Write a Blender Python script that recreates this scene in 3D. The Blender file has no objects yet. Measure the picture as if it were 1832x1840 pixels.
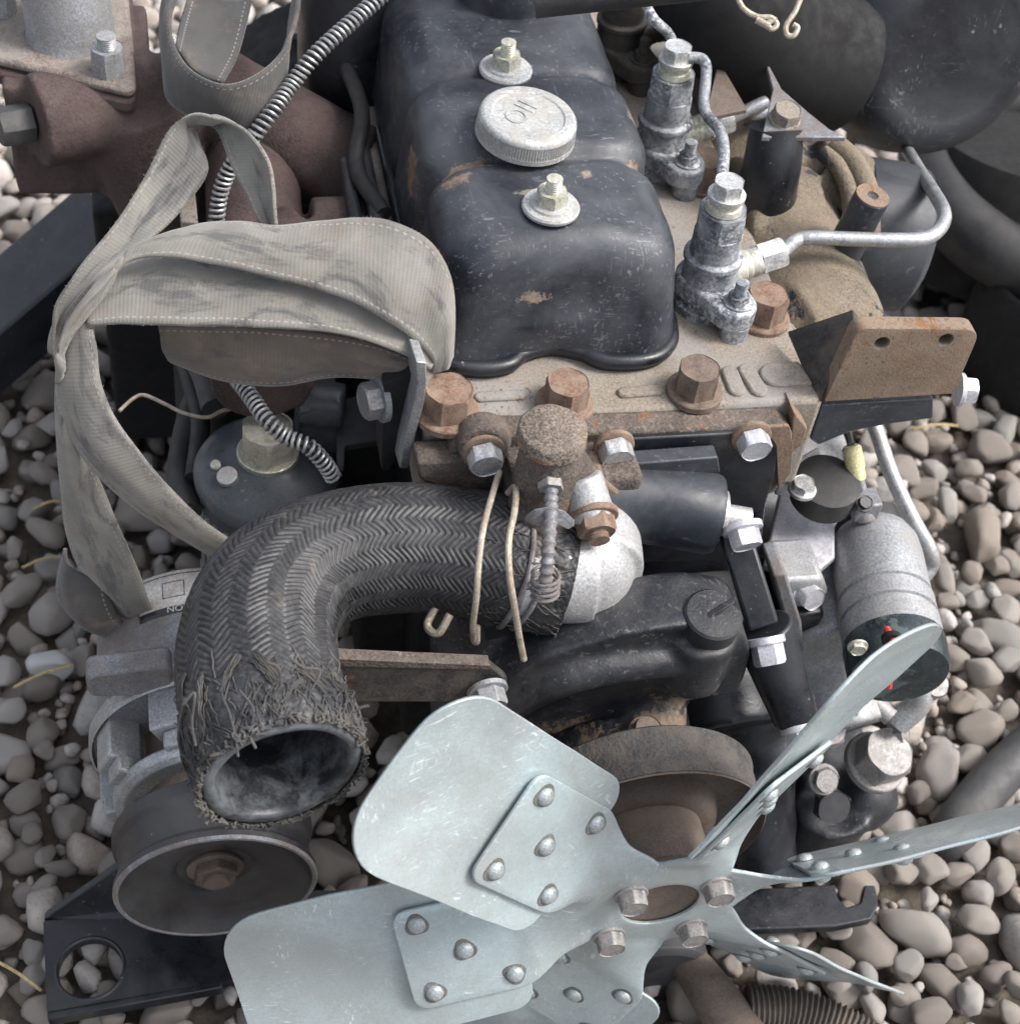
import bpy, bmesh, math, random
import numpy as np
from mathutils import Vector, Matrix, noise
random.seed(7)
R = math.radians
scene = bpy.context.scene
COL = scene.collection

# ---------------------------------------------------------------- camera
F_PX, W_PX, H_PX = 2841.46, 1832.0, 1840.0
def _rot(p, t, r):
    ct, st, cp, sp, cr, sr = math.cos(t), math.sin(t), math.cos(p), math.sin(p), math.cos(r), math.sin(r)
    E = np.array([[ct, -st, 0], [st, ct, 0], [0, 0, 1]])
    Cm = np.array([[1, 0, 0], [0, sp, cp], [0, cp, -sp]])
    return np.array([[cr, -sr, 0], [sr, cr, 0], [0, 0, 1]]) @ Cm @ E
CAMR = _rot(R(48.3756), R(16.9448), R(-8.8469))      # rows: right, up, forward in engine axes
CAMP = np.array([-0.25057, -0.69218, 0.72042])       # x across, y along the crankshaft, z up; origin on the front edge of the head deck
def _ray(px, py):
    return CAMR.T @ np.array([(px - 916) / F_PX, (920 - py) / F_PX, 1.0])
def P(px, py, **k):
    """photo pixel -> point on the plane x=, y= or z= (or at depth d=)"""
    r = _ray(px, py)
    (ax, v), = k.items()
    if ax == 'd':
        return Vector(CAMP + r * v)
    i = 'xyz'.index(ax)
    return Vector(CAMP + r * ((v - CAMP[i]) / r[i]))
def pix(v):
    c = CAMR @ (np.array(v) - CAMP)
    return 916 + F_PX * c[0] / c[2], 920 - F_PX * c[1] / c[2], c[2]

cam_d = bpy.data.cameras.new('camera')
cam = bpy.data.objects.new('camera', cam_d)
COL.objects.link(cam)
m = Matrix.Identity(4)
for i in range(3):
    m[i][0], m[i][1], m[i][2], m[i][3] = CAMR[0][i], CAMR[1][i], -CAMR[2][i], CAMP[i]
cam.matrix_world = m
cam_d.sensor_fit = 'VERTICAL'
cam_d.sensor_height = 24
cam_d.lens = F_PX / H_PX * 24
cam_d.clip_start, cam_d.clip_end = 0.01, 50
cam_d.dof.use_dof = True
cam_d.dof.focus_distance = 1.0
cam_d.dof.aperture_fstop = 7.5
scene.camera = cam

# ---------------------------------------------------------------- light: soft overcast daylight
SUN_EL, SUN_AZ = R(52), R(105)           # azimuth measured from +y towards +x
world = bpy.data.worlds.new('World')
scene.world = world
world.use_nodes = True
nt = world.node_tree
nt.nodes.clear()
sky = nt.nodes.new('ShaderNodeTexSky')
sky.sky_type = 'NISHITA'
sky.sun_disc = False
sky.sun_elevation, sky.sun_rotation = SUN_EL, SUN_AZ
sky.dust_density, sky.air_density = 4.0, 1.0
hsv = nt.nodes.new('ShaderNodeHueSaturation')          # cloud cover: a greyer sky than clear air gives
hsv.inputs['Saturation'].default_value = 0.42
bg = nt.nodes.new('ShaderNodeBackground')
bg.inputs['Strength'].default_value = 0.135
wo = nt.nodes.new('ShaderNodeOutputWorld')
nt.links.new(sky.outputs[0], hsv.inputs['Color'])
nt.links.new(hsv.outputs[0], bg.inputs[0])
nt.links.new(bg.outputs[0], wo.inputs[0])
sun_d = bpy.data.lights.new('sun', 'SUN')
sun_d.energy, sun_d.angle, sun_d.color = 1.5, R(18), (1.0, 0.97, 0.93)
sun = bpy.data.objects.new('sun', sun_d)
COL.objects.link(sun)
sdir = Vector((math.sin(SUN_AZ) * math.cos(SUN_EL), math.cos(SUN_AZ) * math.cos(SUN_EL), math.sin(SUN_EL)))
sun.rotation_euler = sdir.to_track_quat('Z', 'Y').to_euler()
scene.view_settings.view_transform = 'Standard'
scene.view_settings.look = 'None'
scene.view_settings.gamma = 1
scene.view_settings.exposure = 1.12
scene.view_settings.use_curve_mapping = False
scene.render.engine = 'CYCLES'
scene.cycles.use_denoising = True
scene.cycles.max_bounces = 6

# ---------------------------------------------------------------- materials
def srgb(r, g, b):
    f = lambda c: (c / 12.92) if c <= 0.04045 else ((c + 0.055) / 1.055) ** 2.4
    return (f(r / 255), f(g / 255), f(b / 255), 1)
def lin(c):
    return (c[0], c[1], c[2], 1)
class NT:
    def __init__(s, name):
        s.m = bpy.data.materials.new(name)
        s.m.use_nodes = True
        s.t = s.m.node_tree
        s.b = s.t.nodes['Principled BSDF']
        s.tc = s.n('ShaderNodeTexCoord')
        s.co = s.tc.outputs['Object']
    def n(s, ty, **k):
        o = s.t.nodes.new(ty)
        for a, v in k.items():
            setattr(o, a, v)
        return o
    def l(s, a, b):
        s.t.links.new(a, b)
    def noise(s, scale, detail=4, rough=.6, dist=0, co=None):
        o = s.n('ShaderNodeTexNoise')
        o.inputs['Scale'].default_value = scale
        o.inputs['Detail'].default_value = detail
        o.inputs['Roughness'].default_value = rough
        o.inputs['Distortion'].default_value = dist
        s.l(co or s.co, o.inputs['Vector'])
        return o.outputs['Fac']
    def ramp(s, fac, a, b, ca=0.0, cb=1.0):
        o = s.n('ShaderNodeMapRange')
        o.inputs['From Min'].default_value, o.inputs['From Max'].default_value = a, b
        o.inputs['To Min'].default_value, o.inputs['To Max'].default_value = ca, cb
        s.l(fac, o.inputs['Value'])
        return o.outputs[0]
    def math(s, op, a, b=None):
        o = s.n('ShaderNodeMath', operation=op)
        for i, v in enumerate((a, b)):
            if v is None: continue
            if isinstance(v, (int, float)): o.inputs[i].default_value = v
            else: s.l(v, o.inputs[i])
        return o.outputs[0]
    def mix(s, fac, a, b, blend='MIX'):
        o = s.n('ShaderNodeMix', data_type='RGBA', blend_type=blend)
        for sock, v in ((o.inputs[0], fac), (o.inputs[6], a), (o.inputs[7], b)):
            if isinstance(v, (int, float)): sock.default_value = v
            elif isinstance(v, tuple): sock.default_value = v
            else: s.l(v, sock)
        return o.outputs[2]
    def bump(s, h, strength=.3, dist=.001, normal=None):
        o = s.n('ShaderNodeBump')
        o.inputs['Strength'].default_value = strength
        o.inputs['Distance'].default_value = dist
        s.l(h, o.inputs['Height'])
        if normal is not None: s.l(normal, o.inputs['Normal'])
        return o.outputs[0]
    def upness(s):
        g = s.n('ShaderNodeNewGeometry')
        x = s.n('ShaderNodeSeparateXYZ')
        s.l(g.outputs['True Normal'], x.inputs[0])
        return x.outputs[2]

def metal(name, base, rough=.5, metallic=0.0, vary=.35, vscale=40, dust=None, dust_amt=.5, dust_up=False, rust=None, rust_t=.62, rust_scale=28,
          rust2=None, speck=None, speck_t=.68, speck_scale=260, bump=.25, bscale=500, spec=.5, scratch=None, bump_d=.0006, grain=.34, gscale=560, spots=(), streak=.55):
    """worn metal: base tone with blotches, settled dust, flaked rust, fine speckle and scratches"""
    t = NT(name)
    b = lin(base)
    dk = tuple(c * (1 - vary) for c in base) + (1,)
    lt = tuple(min(1, c * (1 + vary)) for c in base) + (1,)
    n1 = t.noise(vscale, 6, .65)
    col = t.mix(t.ramp(n1, .3, .7), dk, lt)
    if grain:
        gr = t.ramp(t.noise(gscale, 4, .7), .34, .66, 1 - grain, 1 + grain)
        cg = t.n('ShaderNodeCombineColor')
        for i in range(3): t.l(gr, cg.inputs[i])
        col = t.mix(1.0, col, cg.outputs[0], 'MULTIPLY')
    rgh = t.ramp(t.noise(vscale * 2.3, 3), .3, .7, max(.05, rough - .1), min(1, rough + .12))
    met = None
    if dust:
        f = t.ramp(t.noise(vscale * .6, 7, .7, .4), .42, .60, 0, dust_amt)
        if dust_up:
            f = t.math('MULTIPLY', f, t.ramp(t.upness(), .1, .9))
        col = t.mix(f, col, lin(dust))
        rgh = t.math('ADD', rgh, t.math('MULTIPLY', f, .35))
    if scratch:
        for rot, sc, gs in (((.5, .8, .6), (700, 38, 160), 21), ((1.1, 2.0, .2), (160, 800, 45), 17), ((.2, .3, 1.4), (60, 260, 900), 26)):
            mp = t.n('ShaderNodeMapping')
            mp.inputs['Scale'].default_value = sc
            mp.inputs['Rotation'].default_value = rot
            t.l(t.co, mp.inputs[0])
            f = t.ramp(t.noise(1, 2, .5, .2, mp.outputs[0]), .62, .66, 0, streak)
            f = t.math('MULTIPLY', f, t.ramp(t.noise(gs, 3), .56, .66))
            col = t.mix(f, col, lin(scratch))
    if speck:
        f = t.ramp(t.noise(speck_scale, 3, .6), speck_t, speck_t + .05, 0, .85)
        f = t.math('MULTIPLY', f, t.ramp(t.noise(18, 4), .42, .6))
        col = t.mix(f, col, lin(speck))
    for (cen, rad, scol) in spots:
        # a stain of its own place and ragged outline
        sb = t.n('ShaderNodeVectorMath', operation='SUBTRACT'); t.l(t.co, sb.inputs[0]); sb.inputs[1].default_value = cen
        dvd = t.n('ShaderNodeVectorMath', operation='DIVIDE'); t.l(sb.outputs[0], dvd.inputs[0]); dvd.inputs[1].default_value = rad
        ln = t.n('ShaderNodeVectorMath', operation='LENGTH'); t.l(dvd.outputs[0], ln.inputs[0])
        e = t.math('ADD', ln.outputs['Value'], t.math('MULTIPLY', t.math('SUBTRACT', t.noise(95, 8, .75, .4), .5), 3.4))
        f = t.ramp(e, .75, .55, 0, .9)
        col = t.mix(f, col, t.mix(t.ramp(t.noise(300, 4), .4, .6), lin(scol), lin(tuple(c * .6 for c in scol))))
        rgh = t.math('MAXIMUM', rgh, t.math('MULTIPLY', f, .85))
    if rust:
        n = t.noise(rust_scale, 9, .72, .5)
        f = t.ramp(n, rust_t, rust_t + .025)
        rc = t.mix(t.ramp(t.noise(rust_scale * 6, 5), .35, .65), lin(rust), lin(rust2 or tuple(c * .55 for c in rust)))
        col = t.mix(f, col, rc)
        rgh = t.math('MAXIMUM', rgh, t.math('MULTIPLY', f, .88))
        if metallic:
            met = t.math('MULTIPLY', t.math('SUBTRACT', 1.0, f), metallic)
    t.l(col, t.b.inputs['Base Color'])
    t.l(rgh, t.b.inputs['Roughness'])
    if met is not None: t.l(met, t.b.inputs['Metallic'])
    else: t.b.inputs['Metallic'].default_value = metallic
    t.b.inputs['Specular IOR Level'].default_value = spec
    hgt = t.math('ADD', t.noise(bscale, 3, .6), t.math('MULTIPLY', t.noise(vscale * 1.5, 4), .8))
    t.l(t.bump(hgt, bump, bump_d), t.b.inputs['Normal'])
    return t.m

TAN = (.25, .19, .14)
RUST = (.30, .145, .07)
M = {}
M['black_paint'] = metal('black_paint', (.0185, .0215, .029), .36, vary=.3, vscale=18, dust=(.085, .09, .10), dust_amt=.5, speck=(.15, .15, .16), speck_t=.61, speck_scale=300,
                         rust=(.30, .19, .12), rust_t=.69, rust_scale=24, bump=.14, bscale=240, scratch=(.24, .25, .28), grain=.18, streak=.35,
                         spots=[((-.062, .146, .088), (.026, .009, .02), (.24, .17, .12)), ((-.070, .130, .085), (.014, .008, .02), (.21, .15, .11)), ((-.030, .050, .055), (.016, .02, .006), (.24, .18, .14)), ((-.092, .18, .06), (.010, .02, .022), (.22, .14, .09)), ((.015, .128, .092), (.007, .005, .01), (.28, .22, .17)), ((-.028, .108, .092), (.010, .005, .01), (.25, .21, .17)),
                                ((.062, .20, .08), (.010, .018, .015), (.27, .23, .19)), ((.055, .150, .085), (.008, .007, .02), (.27, .19, .13))])
M['black_iron'] = metal('black_iron', (.012, .0135, .018), .40, vary=.45, vscale=24, dust=(.075, .072, .070), dust_amt=.42, dust_up=False, speck=(.11, .105, .10), speck_t=.60, bump=.4, bscale=520, bump_d=.0008, grain=.5,
                        spots=[((.06, -.15, -.15), (.05, .03, .03), (.24, .18, .125)), ((-.02, -.15, -.165), (.05, .03, .02), (.20, .145, .10)), ((.10, -.12, -.17), (.025, .03, .05), (.22, .16, .11))])
M['black_satin'] = metal('black_satin', (.008, .009, .0125), .30, vary=.3, vscale=26, dust=(.045, .047, .055), dust_amt=.35, speck=(.22, .22, .24), bump=.25, rust=(.3, .16, .08), rust_t=.73)
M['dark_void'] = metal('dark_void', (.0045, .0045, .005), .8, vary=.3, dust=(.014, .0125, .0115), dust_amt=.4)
M['deck'] = metal('deck', (0.228, 0.192, 0.152), .78, vary=.25, vscale=22, dust=(0.264, 0.260, 0.260), dust_amt=.6, rust=(0.188, 0.120, 0.072), rust_t=.64, rust_scale=16, bump=.6, bscale=360, bump_d=.0009, speck=(0.104, 0.080, 0.060), speck_t=.6, grain=.35)
M['rust_bolt'] = metal('rust_bolt', (0.176, 0.108, 0.076), .82, vary=.3, vscale=110, dust=(0.248, 0.188, 0.144), dust_amt=.8, bump=.6, bscale=700, grain=.45)
M['brown_bolt'] = metal('brown_bolt', (0.136, 0.100, 0.080), .6, metallic=.2, vary=.3, vscale=110, dust=(0.224, 0.168, 0.128), dust_amt=.6, bump=.4, bscale=700)
M['rust_plate'] = metal('rust_plate', (0.172, 0.116, 0.080), .72, vary=.25, vscale=30, dust=(0.232, 0.176, 0.128), dust_amt=.65, rust=(0.216, 0.100, 0.044), rust_t=.60, rust_scale=20, bump=.5, bump_d=.0009, speck=(0.072, 0.056, 0.048), speck_t=.6, grain=.4)
M['rust_black'] = metal('rust_black', (0.028, 0.028, 0.030), .6, vary=.35, vscale=50, rust=(0.160, 0.092, 0.060), rust_t=.62, rust_scale=34, bump=.6, bscale=460, bump_d=.001, dust=(0.160, 0.128, 0.104), dust_amt=.5, grain=.5)
M['rust_crust'] = metal('rust_crust', (0.084, 0.066, 0.056), .85, vary=.35, vscale=60, rust=(0.240, 0.120, 0.060), rust_t=.60, rust_scale=38, bump=.9, bscale=420, bump_d=.0016, speck=(0.200, 0.168, 0.144), speck_t=.56, grain=.55, dust=(0.160, 0.132, 0.112), dust_amt=.5)
M['zinc'] = metal('zinc', (.62, .63, .64), .42, metallic=.75, vary=.2, vscale=80, dust=(.42, .38, .32), dust_amt=.5, bump=.25, speck=(.85, .86, .88))
M['zinc_yellow'] = metal('zinc_yellow', (.52, .51, .42), .42, metallic=.55, vary=.3, vscale=110, dust=(.52, .50, .46), dust_amt=.7, bump=.3, rust=(.40, .27, .17), rust_t=.70)
M['cap_zinc'] = metal('cap_zinc', (0.400, 0.408, 0.408), .55, metallic=.35, vary=.15, vscale=60, dust=(0.368, 0.344, 0.304), dust_amt=.55, bump=.2, speck=(0.600, 0.608, 0.624), scratch=(.8, .8, .82))
M['injector'] = metal('injector', (0.120, 0.132, 0.152), .5, metallic=.3, vary=.45, vscale=90, speck=(0.640, 0.648, 0.672), speck_t=.50, speck_scale=300, dust=(0.416, 0.424, 0.436), dust_amt=.6, bump=.7, bscale=380, bump_d=.001, rust=(0.120, 0.088, 0.072), rust_t=.66, grain=.5)
M['aluminium'] = metal('aluminium', (.40, .40, .405), .5, metallic=.35, vary=.2, vscale=36, bump=.5, bscale=520, dust=(.29, .275, .26), dust_amt=.5, speck=(.62, .62, .62), speck_t=.60, grain=.3)
M['alu_dull'] = metal('alu_dull', (0.208, 0.216, 0.232), .55, metallic=.4, vary=.25, vscale=40, bump=.45, bscale=460, dust=(0.176, 0.136, 0.112), dust_amt=.6, speck=(0.400, 0.400, 0.416))
M['alu_grey'] = metal('alu_grey', (0.336, 0.344, 0.360), .48, metallic=.45, vary=.15, vscale=50, bump=.3, dust=(0.264, 0.248, 0.224), dust_amt=.5, speck=(0.624, 0.624, 0.640))
M['bright_steel'] = metal('bright_steel', (.62, .62, .66), .42, metallic=.6, vary=.2, vscale=80, bump=.3, dust=(.45, .43, .47), dust_amt=.6, grain=.2)
M['steel_pipe'] = metal('steel_pipe', (0.400, 0.408, 0.424), .4, metallic=.7, vary=.2, vscale=120, bump=.25, dust=(0.400, 0.384, 0.352), dust_amt=.45, speck=(0.640, 0.640, 0.640))
M['fan_paint'] = metal('fan_paint', (.385, .455, .470), .26, metallic=.25, vary=.16, vscale=11, bump=.08, bscale=160, dust=(.27, .265, .25), dust_amt=.55, scratch=(.70, .75, .77), speck=(.66, .7, .71), speck_t=.74, grain=.12, streak=.7)
M['rivet'] = metal('rivet', (.36, .41, .42), .35, metallic=.3, vary=.25, vscale=150, bump=.2, dust=(.22, .2, .18), dust_amt=.6)
M['pulley_brown'] = metal('pulley_brown', (.105, .080, .066), .7, vary=.3, vscale=40, dust=(.16, .125, .10), dust_amt=.6, bump=.35, rust=(.14, .08, .05), rust_t=.62, grain=.3)
M['pulley_rim'] = metal('pulley_rim', (.045, .043, .043), .7, vary=.35, vscale=80, dust=(.12, .10, .085), dust_amt=.6, bump=.9, bscale=380, bump_d=.0014, grain=.5)
M['pulley_black'] = metal('pulley_black', (.020, .020, .023), .38, vary=.35, vscale=20, dust=(.060, .058, .060), dust_amt=.7, bump=.2, speck=(.2, .19, .18), grain=.25)
M['brown_cast'] = metal('brown_cast', (0.056, 0.036, 0.034), .75, vary=.4, vscale=24, grain=.5, dust=(0.112, 0.080, 0.072), dust_amt=.6, bump=.8, bscale=420, bump_d=.001, rust=(0.160, 0.080, 0.056), rust_t=.68)
M['flange_rust'] = metal('flange_rust', (0.168, 0.132, 0.112), .8, vary=.4, vscale=50, dust=(0.288, 0.264, 0.240), dust_amt=.7, bump=.9, bscale=420, bump_d=.0012, rust=(0.224, 0.120, 0.068), rust_t=.66, rust_scale=40, grain=.5)
M['intake'] = metal('intake', (0.160, 0.128, 0.092), .75, vary=.3, vscale=22, dust=(0.208, 0.168, 0.124), dust_amt=.7, bump=.8, bscale=380, bump_d=.001, rust=(0.018, 0.021, 0.027), rust_t=.545, rust_scale=15, rust2=(.04, .045, .055), grain=.45)
M['canister'] = metal('canister', (.012, .0135, .018), .40, vary=.25, vscale=14, dust=(.045, .048, .056), dust_amt=.5, bump=.25, bscale=130, speck=(.38, .40, .40), speck_t=.66, speck_scale=110, scratch=(.16, .17, .18), streak=.5)  # bluish dust tone also puts the can's sheen into the colour
M['rubber'] = metal('rubber', (.014, .014, .016), .55, vary=.3, vscale=30, dust=(.07, .065, .06), dust_amt=.35, bump=.3)
M['rubber_in'] = metal('rubber_in', (.022, .024, .027), .42, vary=.4, vscale=50, dust=(.25, .28, .30), dust_amt=.42, bump=.3)
M['wire'] = metal('wire', (0.400, 0.360, 0.288), .45, metallic=.3, vary=.25, vscale=150, dust=(0.240, 0.160, 0.112), dust_amt=.5)
M['thread'] = metal('thread', (.045, .044, .046), .8, vary=.6, vscale=45, dust=(.19, .17, .14), dust_amt=.4, grain=.3)
M['yellow_plastic'] = metal('yellow_plastic', (.66, .60, .33), .4, vary=.12, dust=(.5, .44, .3), dust_amt=.4)
M['red_wire'] = metal('red_wire', (.48, .05, .045), .4, vary=.15)
M['filter_paint'] = metal('filter_paint', (.060, .068, .078), .34, vary=.3, vscale=25, dust=(.11, .115, .125), dust_amt=.5, bump=.18, rust=(.2, .13, .08), rust_t=.70, speck=(.3, .3, .31))
M['iridescent'] = metal('iridescent', (.05, .065, .07), .3, metallic=.5, vary=.5, vscale=50, rust=(.09, .12, .09), rust_t=.55, rust2=(.07, .10, .12), rust_scale=30, speck=(.3, .3, .36), bump=.2)
M['grey_plastic'] = metal('grey_plastic', (.040, .040, .042), .55, vary=.2, dust=(.09, .085, .08), dust_amt=.5)
M['label'] = metal('label', (.46, .45, .44), .5, vary=.12, dust=(.24, .2, .17), dust_amt=.6)
M['print_black'] = metal('print_black', (.03, .03, .035), .5, vary=.2)
M['bolt_grey'] = metal('bolt_grey', (.25, .24, .235), .55, metallic=.35, vary=.3, vscale=90, dust=(.33, .30, .28), dust_amt=.6, bump=.4, speck=(.55, .55, .58), grain=.35)
M['plug_rust'] = metal('plug_rust', (0.160, 0.128, 0.104), .85, vary=.3, vscale=70, rust=(0.240, 0.120, 0.056), rust_t=.60, rust_scale=70, bump=1.0, bscale=380, bump_d=.0018, speck=(0.048, 0.040, 0.036), speck_t=.56, grain=.55)
M['inj_dark'] = metal('inj_dark', (.05, .045, .04), .7, vary=.4, vscale=60, dust=(.10, .09, .075), dust_amt=.6, grain=.4)  # rear injector: grime plus the shadow it stands in, both put into the colour
M['grime'] = metal('grime', (.13, .13, .12), .9, vary=.3)
M['straw'] = metal('straw', (.42, .32, .16), .7, vary=.3, vscale=60)
M['quartz'] = metal('quartz', (.42, .42, .41), .35, vary=.25, vscale=60, bump=.3)
M['ribbed_hose'] = metal('ribbed_hose', (.07, .058, .05), .7, vary=.3, dust=(.16, .13, .105), dust_amt=.7)
M['sling_label'] = metal('sling_label', (.55, .55, .54), .6)

def mat_pebble():
    t = NT('pebble')
    oi = t.n('ShaderNodeObjectInfo')
    g = t.n('ShaderNodeNewGeometry')
    rnd = t.math('FRACT', t.math('ADD', oi.outputs['Random'], g.outputs['Random Per Island']))
    cr = t.n('ShaderNodeValToRGB')
    el = cr.color_ramp.elements
    pal = [(.29, .25, .215), (.38, .345, .315), (.31, .265, .23), (.42, .395, .37), (.225, .19, .165), (.345, .305, .27), (.31, .295, .275), (.46, .43, .405), (.31, .25, .205)]
    while len(el) < len(pal): el.new(.5)
    for i, c in enumerate(pal):
        el[i].position = i / len(pal)
        el[i].color = lin(c)
    cr.color_ramp.interpolation = 'CONSTANT'
    t.l(rnd, cr.inputs[0])
    co = t.n('ShaderNodeTexCoord').outputs['Object']
    off = t.n('ShaderNodeVectorMath', operation='ADD')
    cmb = t.n('ShaderNodeCombineXYZ')
    for i in range(3): t.l(t.math('MULTIPLY', rnd, 7.0 + 3 * i), cmb.inputs[i])
    t.l(co, off.inputs[0]); t.l(cmb.outputs[0], off.inputs[1])
    v = off.outputs[0]
    n1 = t.noise(60, 6, .65, .3, v)
    col = t.mix(t.ramp(n1, .35, .7, 0, .6), cr.outputs[0], lin((.44, .405, .37)))
    col = t.mix(t.ramp(t.noise(38, 6, .75, .8, v), .56, .70, 0, .45), col, lin((.16, .10, .07)))
    col = t.mix(t.ramp(t.noise(380, 3, .6, 0, v), .58, .66, 0, .38), col, lin((.12, .09, .07)))
    t.l(col, t.b.inputs['Base Color'])
    t.b.inputs['Roughness'].default_value = .72
    t.b.inputs['Specular IOR Level'].default_value = .35
    h = t.math('ADD', t.noise(300, 4, .6, 0, v), t.math('MULTIPLY', t.noise(70, 4, .6, 0, v), 1.5))
    t.l(t.bump(h, .7, .0018), t.b.inputs['Normal'])
    return t.m
M['pebble'] = mat_pebble()

def mat_soil():
    t = NT('soil')
    col = t.mix(t.ramp(t.noise(60, 6), .3, .7), lin((.07, .056, .046)), lin((.15, .125, .10)))
    t.l(col, t.b.inputs['Base Color'])
    t.b.inputs['Roughness'].default_value = .95
    t.l(t.bump(t.noise(200, 5), .8, .004), t.b.inputs['Normal'])
    return t.m
M['soil'] = mat_soil()

def mat_strap(name, tone):
    """woven sling webbing; UV: u across the width (0..1), v along it in metres"""
    t = NT(name)
    uv = t.tc.outputs['UV']
    sx = t.n('ShaderNodeSeparateXYZ')
    t.l(uv, sx.inputs[0])
    u, v = sx.outputs[0], sx.outputs[1]
    rib = t.math('SINE', t.math('MULTIPLY', v, 6.2832 / .0026))
    warp = t.math('SINE', t.math('MULTIPLY', u, 6.2832 * 30))
    weave = t.math('MULTIPLY', rib, warp)
    e = t.math('ABSOLUTE', t.math('SUBTRACT', u, .5))
    st = t.math('MULTIPLY', t.ramp(e, .405, .415), t.ramp(e, .435, .425))
    stitch = t.math('MULTIPLY', st, t.ramp(t.math('SINE', t.math('MULTIPLY', v, 6.2832 / .0046)), -.2, .3))
    a = lin(tone)
    dk = tuple(c * .62 for c in tone) + (1,)
    col = t.mix(t.ramp(t.noise(20, 6, .65), .35, .7), dk, a)
    col = t.mix(t.ramp(t.noise(34, 6, .7, .5), .52, .70, 0, .6), col, lin((.21, .155, .125)))
    mp = t.n('ShaderNodeMapping'); mp.inputs['Scale'].default_value = (9, 60, 1)
    t.l(uv, mp.inputs[0])
    col = t.mix(t.ramp(t.noise(.30, 5, .7, .5, mp.outputs[0]), .50, .62, 0, .8), col, lin((.075, .075, .078)))
    col = t.mix(t.math('MULTIPLY', t.ramp(rib, -1, 1), .05), col, lin(tuple(c * .5 for c in tone)))
    col = t.mix(t.math('MULTIPLY', stitch, .5), col, lin((.40, .385, .35)))
    t.l(col, t.b.inputs['Base Color'])
    t.b.inputs['Roughness'].default_value = .9
    t.b.inputs['Specular IOR Level'].default_value = .15
    t.b.inputs['Sheen Weight'].default_value = .25
    h = t.math('ADD', t.math('ADD', t.math('MULTIPLY', rib, .5), t.math('MULTIPLY', weave, .3)), t.math('MULTIPLY', stitch, 1.4))
    h = t.math('ADD', h, t.math('MULTIPLY', t.noise(900, 2), .8))
    t.l(t.bump(h, .25, .0004), t.b.inputs['Normal'])
    return t.m
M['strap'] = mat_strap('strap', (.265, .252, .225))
M['strap_shaded'] = mat_strap('strap_shaded', (.17, .138, .115))  # sling underside: its shadow put into a browner, darker tone
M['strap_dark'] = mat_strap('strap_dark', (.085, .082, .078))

def mat_hose():
    t = NT('braided_hose')
    at = t.n('ShaderNodeAttribute', attribute_name='h')
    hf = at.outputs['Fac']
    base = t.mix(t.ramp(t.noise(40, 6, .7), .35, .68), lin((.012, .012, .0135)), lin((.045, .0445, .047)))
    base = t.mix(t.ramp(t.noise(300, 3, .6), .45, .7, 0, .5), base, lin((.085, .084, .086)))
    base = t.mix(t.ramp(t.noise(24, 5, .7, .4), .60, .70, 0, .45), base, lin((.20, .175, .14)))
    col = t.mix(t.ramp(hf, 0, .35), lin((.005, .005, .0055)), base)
    t.l(col, t.b.inputs['Base Color'])
    t.b.inputs['Roughness'].default_value = .5
    t.l(t.bump(t.noise(800, 3), .3, .0006), t.b.inputs['Normal'])
    return t.m
M['hose'] = mat_hose()

# ---------------------------------------------------------------- geometry helpers
def frame(axis, up=None):
    z = Vector(axis).normalized()
    u = Vector(up) if up is not None else (Vector((0, 0, 1)) if abs(z.z) < .9 else Vector((0, 1, 0)))
    x = u.cross(z).normalized()
    return x, z.cross(x), z
def mat_at(pos, axis=(0, 0, 1), spin=0.0, scale=1.0, up=None):
    x, y, z = frame(axis, up)
    mm = Matrix((x, y, z)).transposed().to_4x4()
    mm.translation = Vector(pos)
    return mm @ Matrix.Rotation(spin, 4, 'Z') @ Matrix.Scale(scale, 4)
def catmull(pts, n=8, closed=False):
    pts = [Vector(p) for p in pts]
    out = []
    L = len(pts)
    for i in range(L - 1 if not closed else L):
        p0 = pts[i - 1] if i > 0 or closed else pts[0] * 2 - pts[1]
        p1, p2 = pts[i], pts[(i + 1) % L]
        p3 = pts[(i + 2) % L] if i + 2 < L or closed else p2 * 2 - p1
        for k in range(n):
            t = k / n
            out.append(.5 * ((2 * p1) + (p2 - p0) * t + (2 * p0 - 5 * p1 + 4 * p2 - p3) * t * t + (3 * p1 - p0 - 3 * p2 + p3) * t ** 3))
    if not closed: out.append(pts[-1])
    return out
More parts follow.
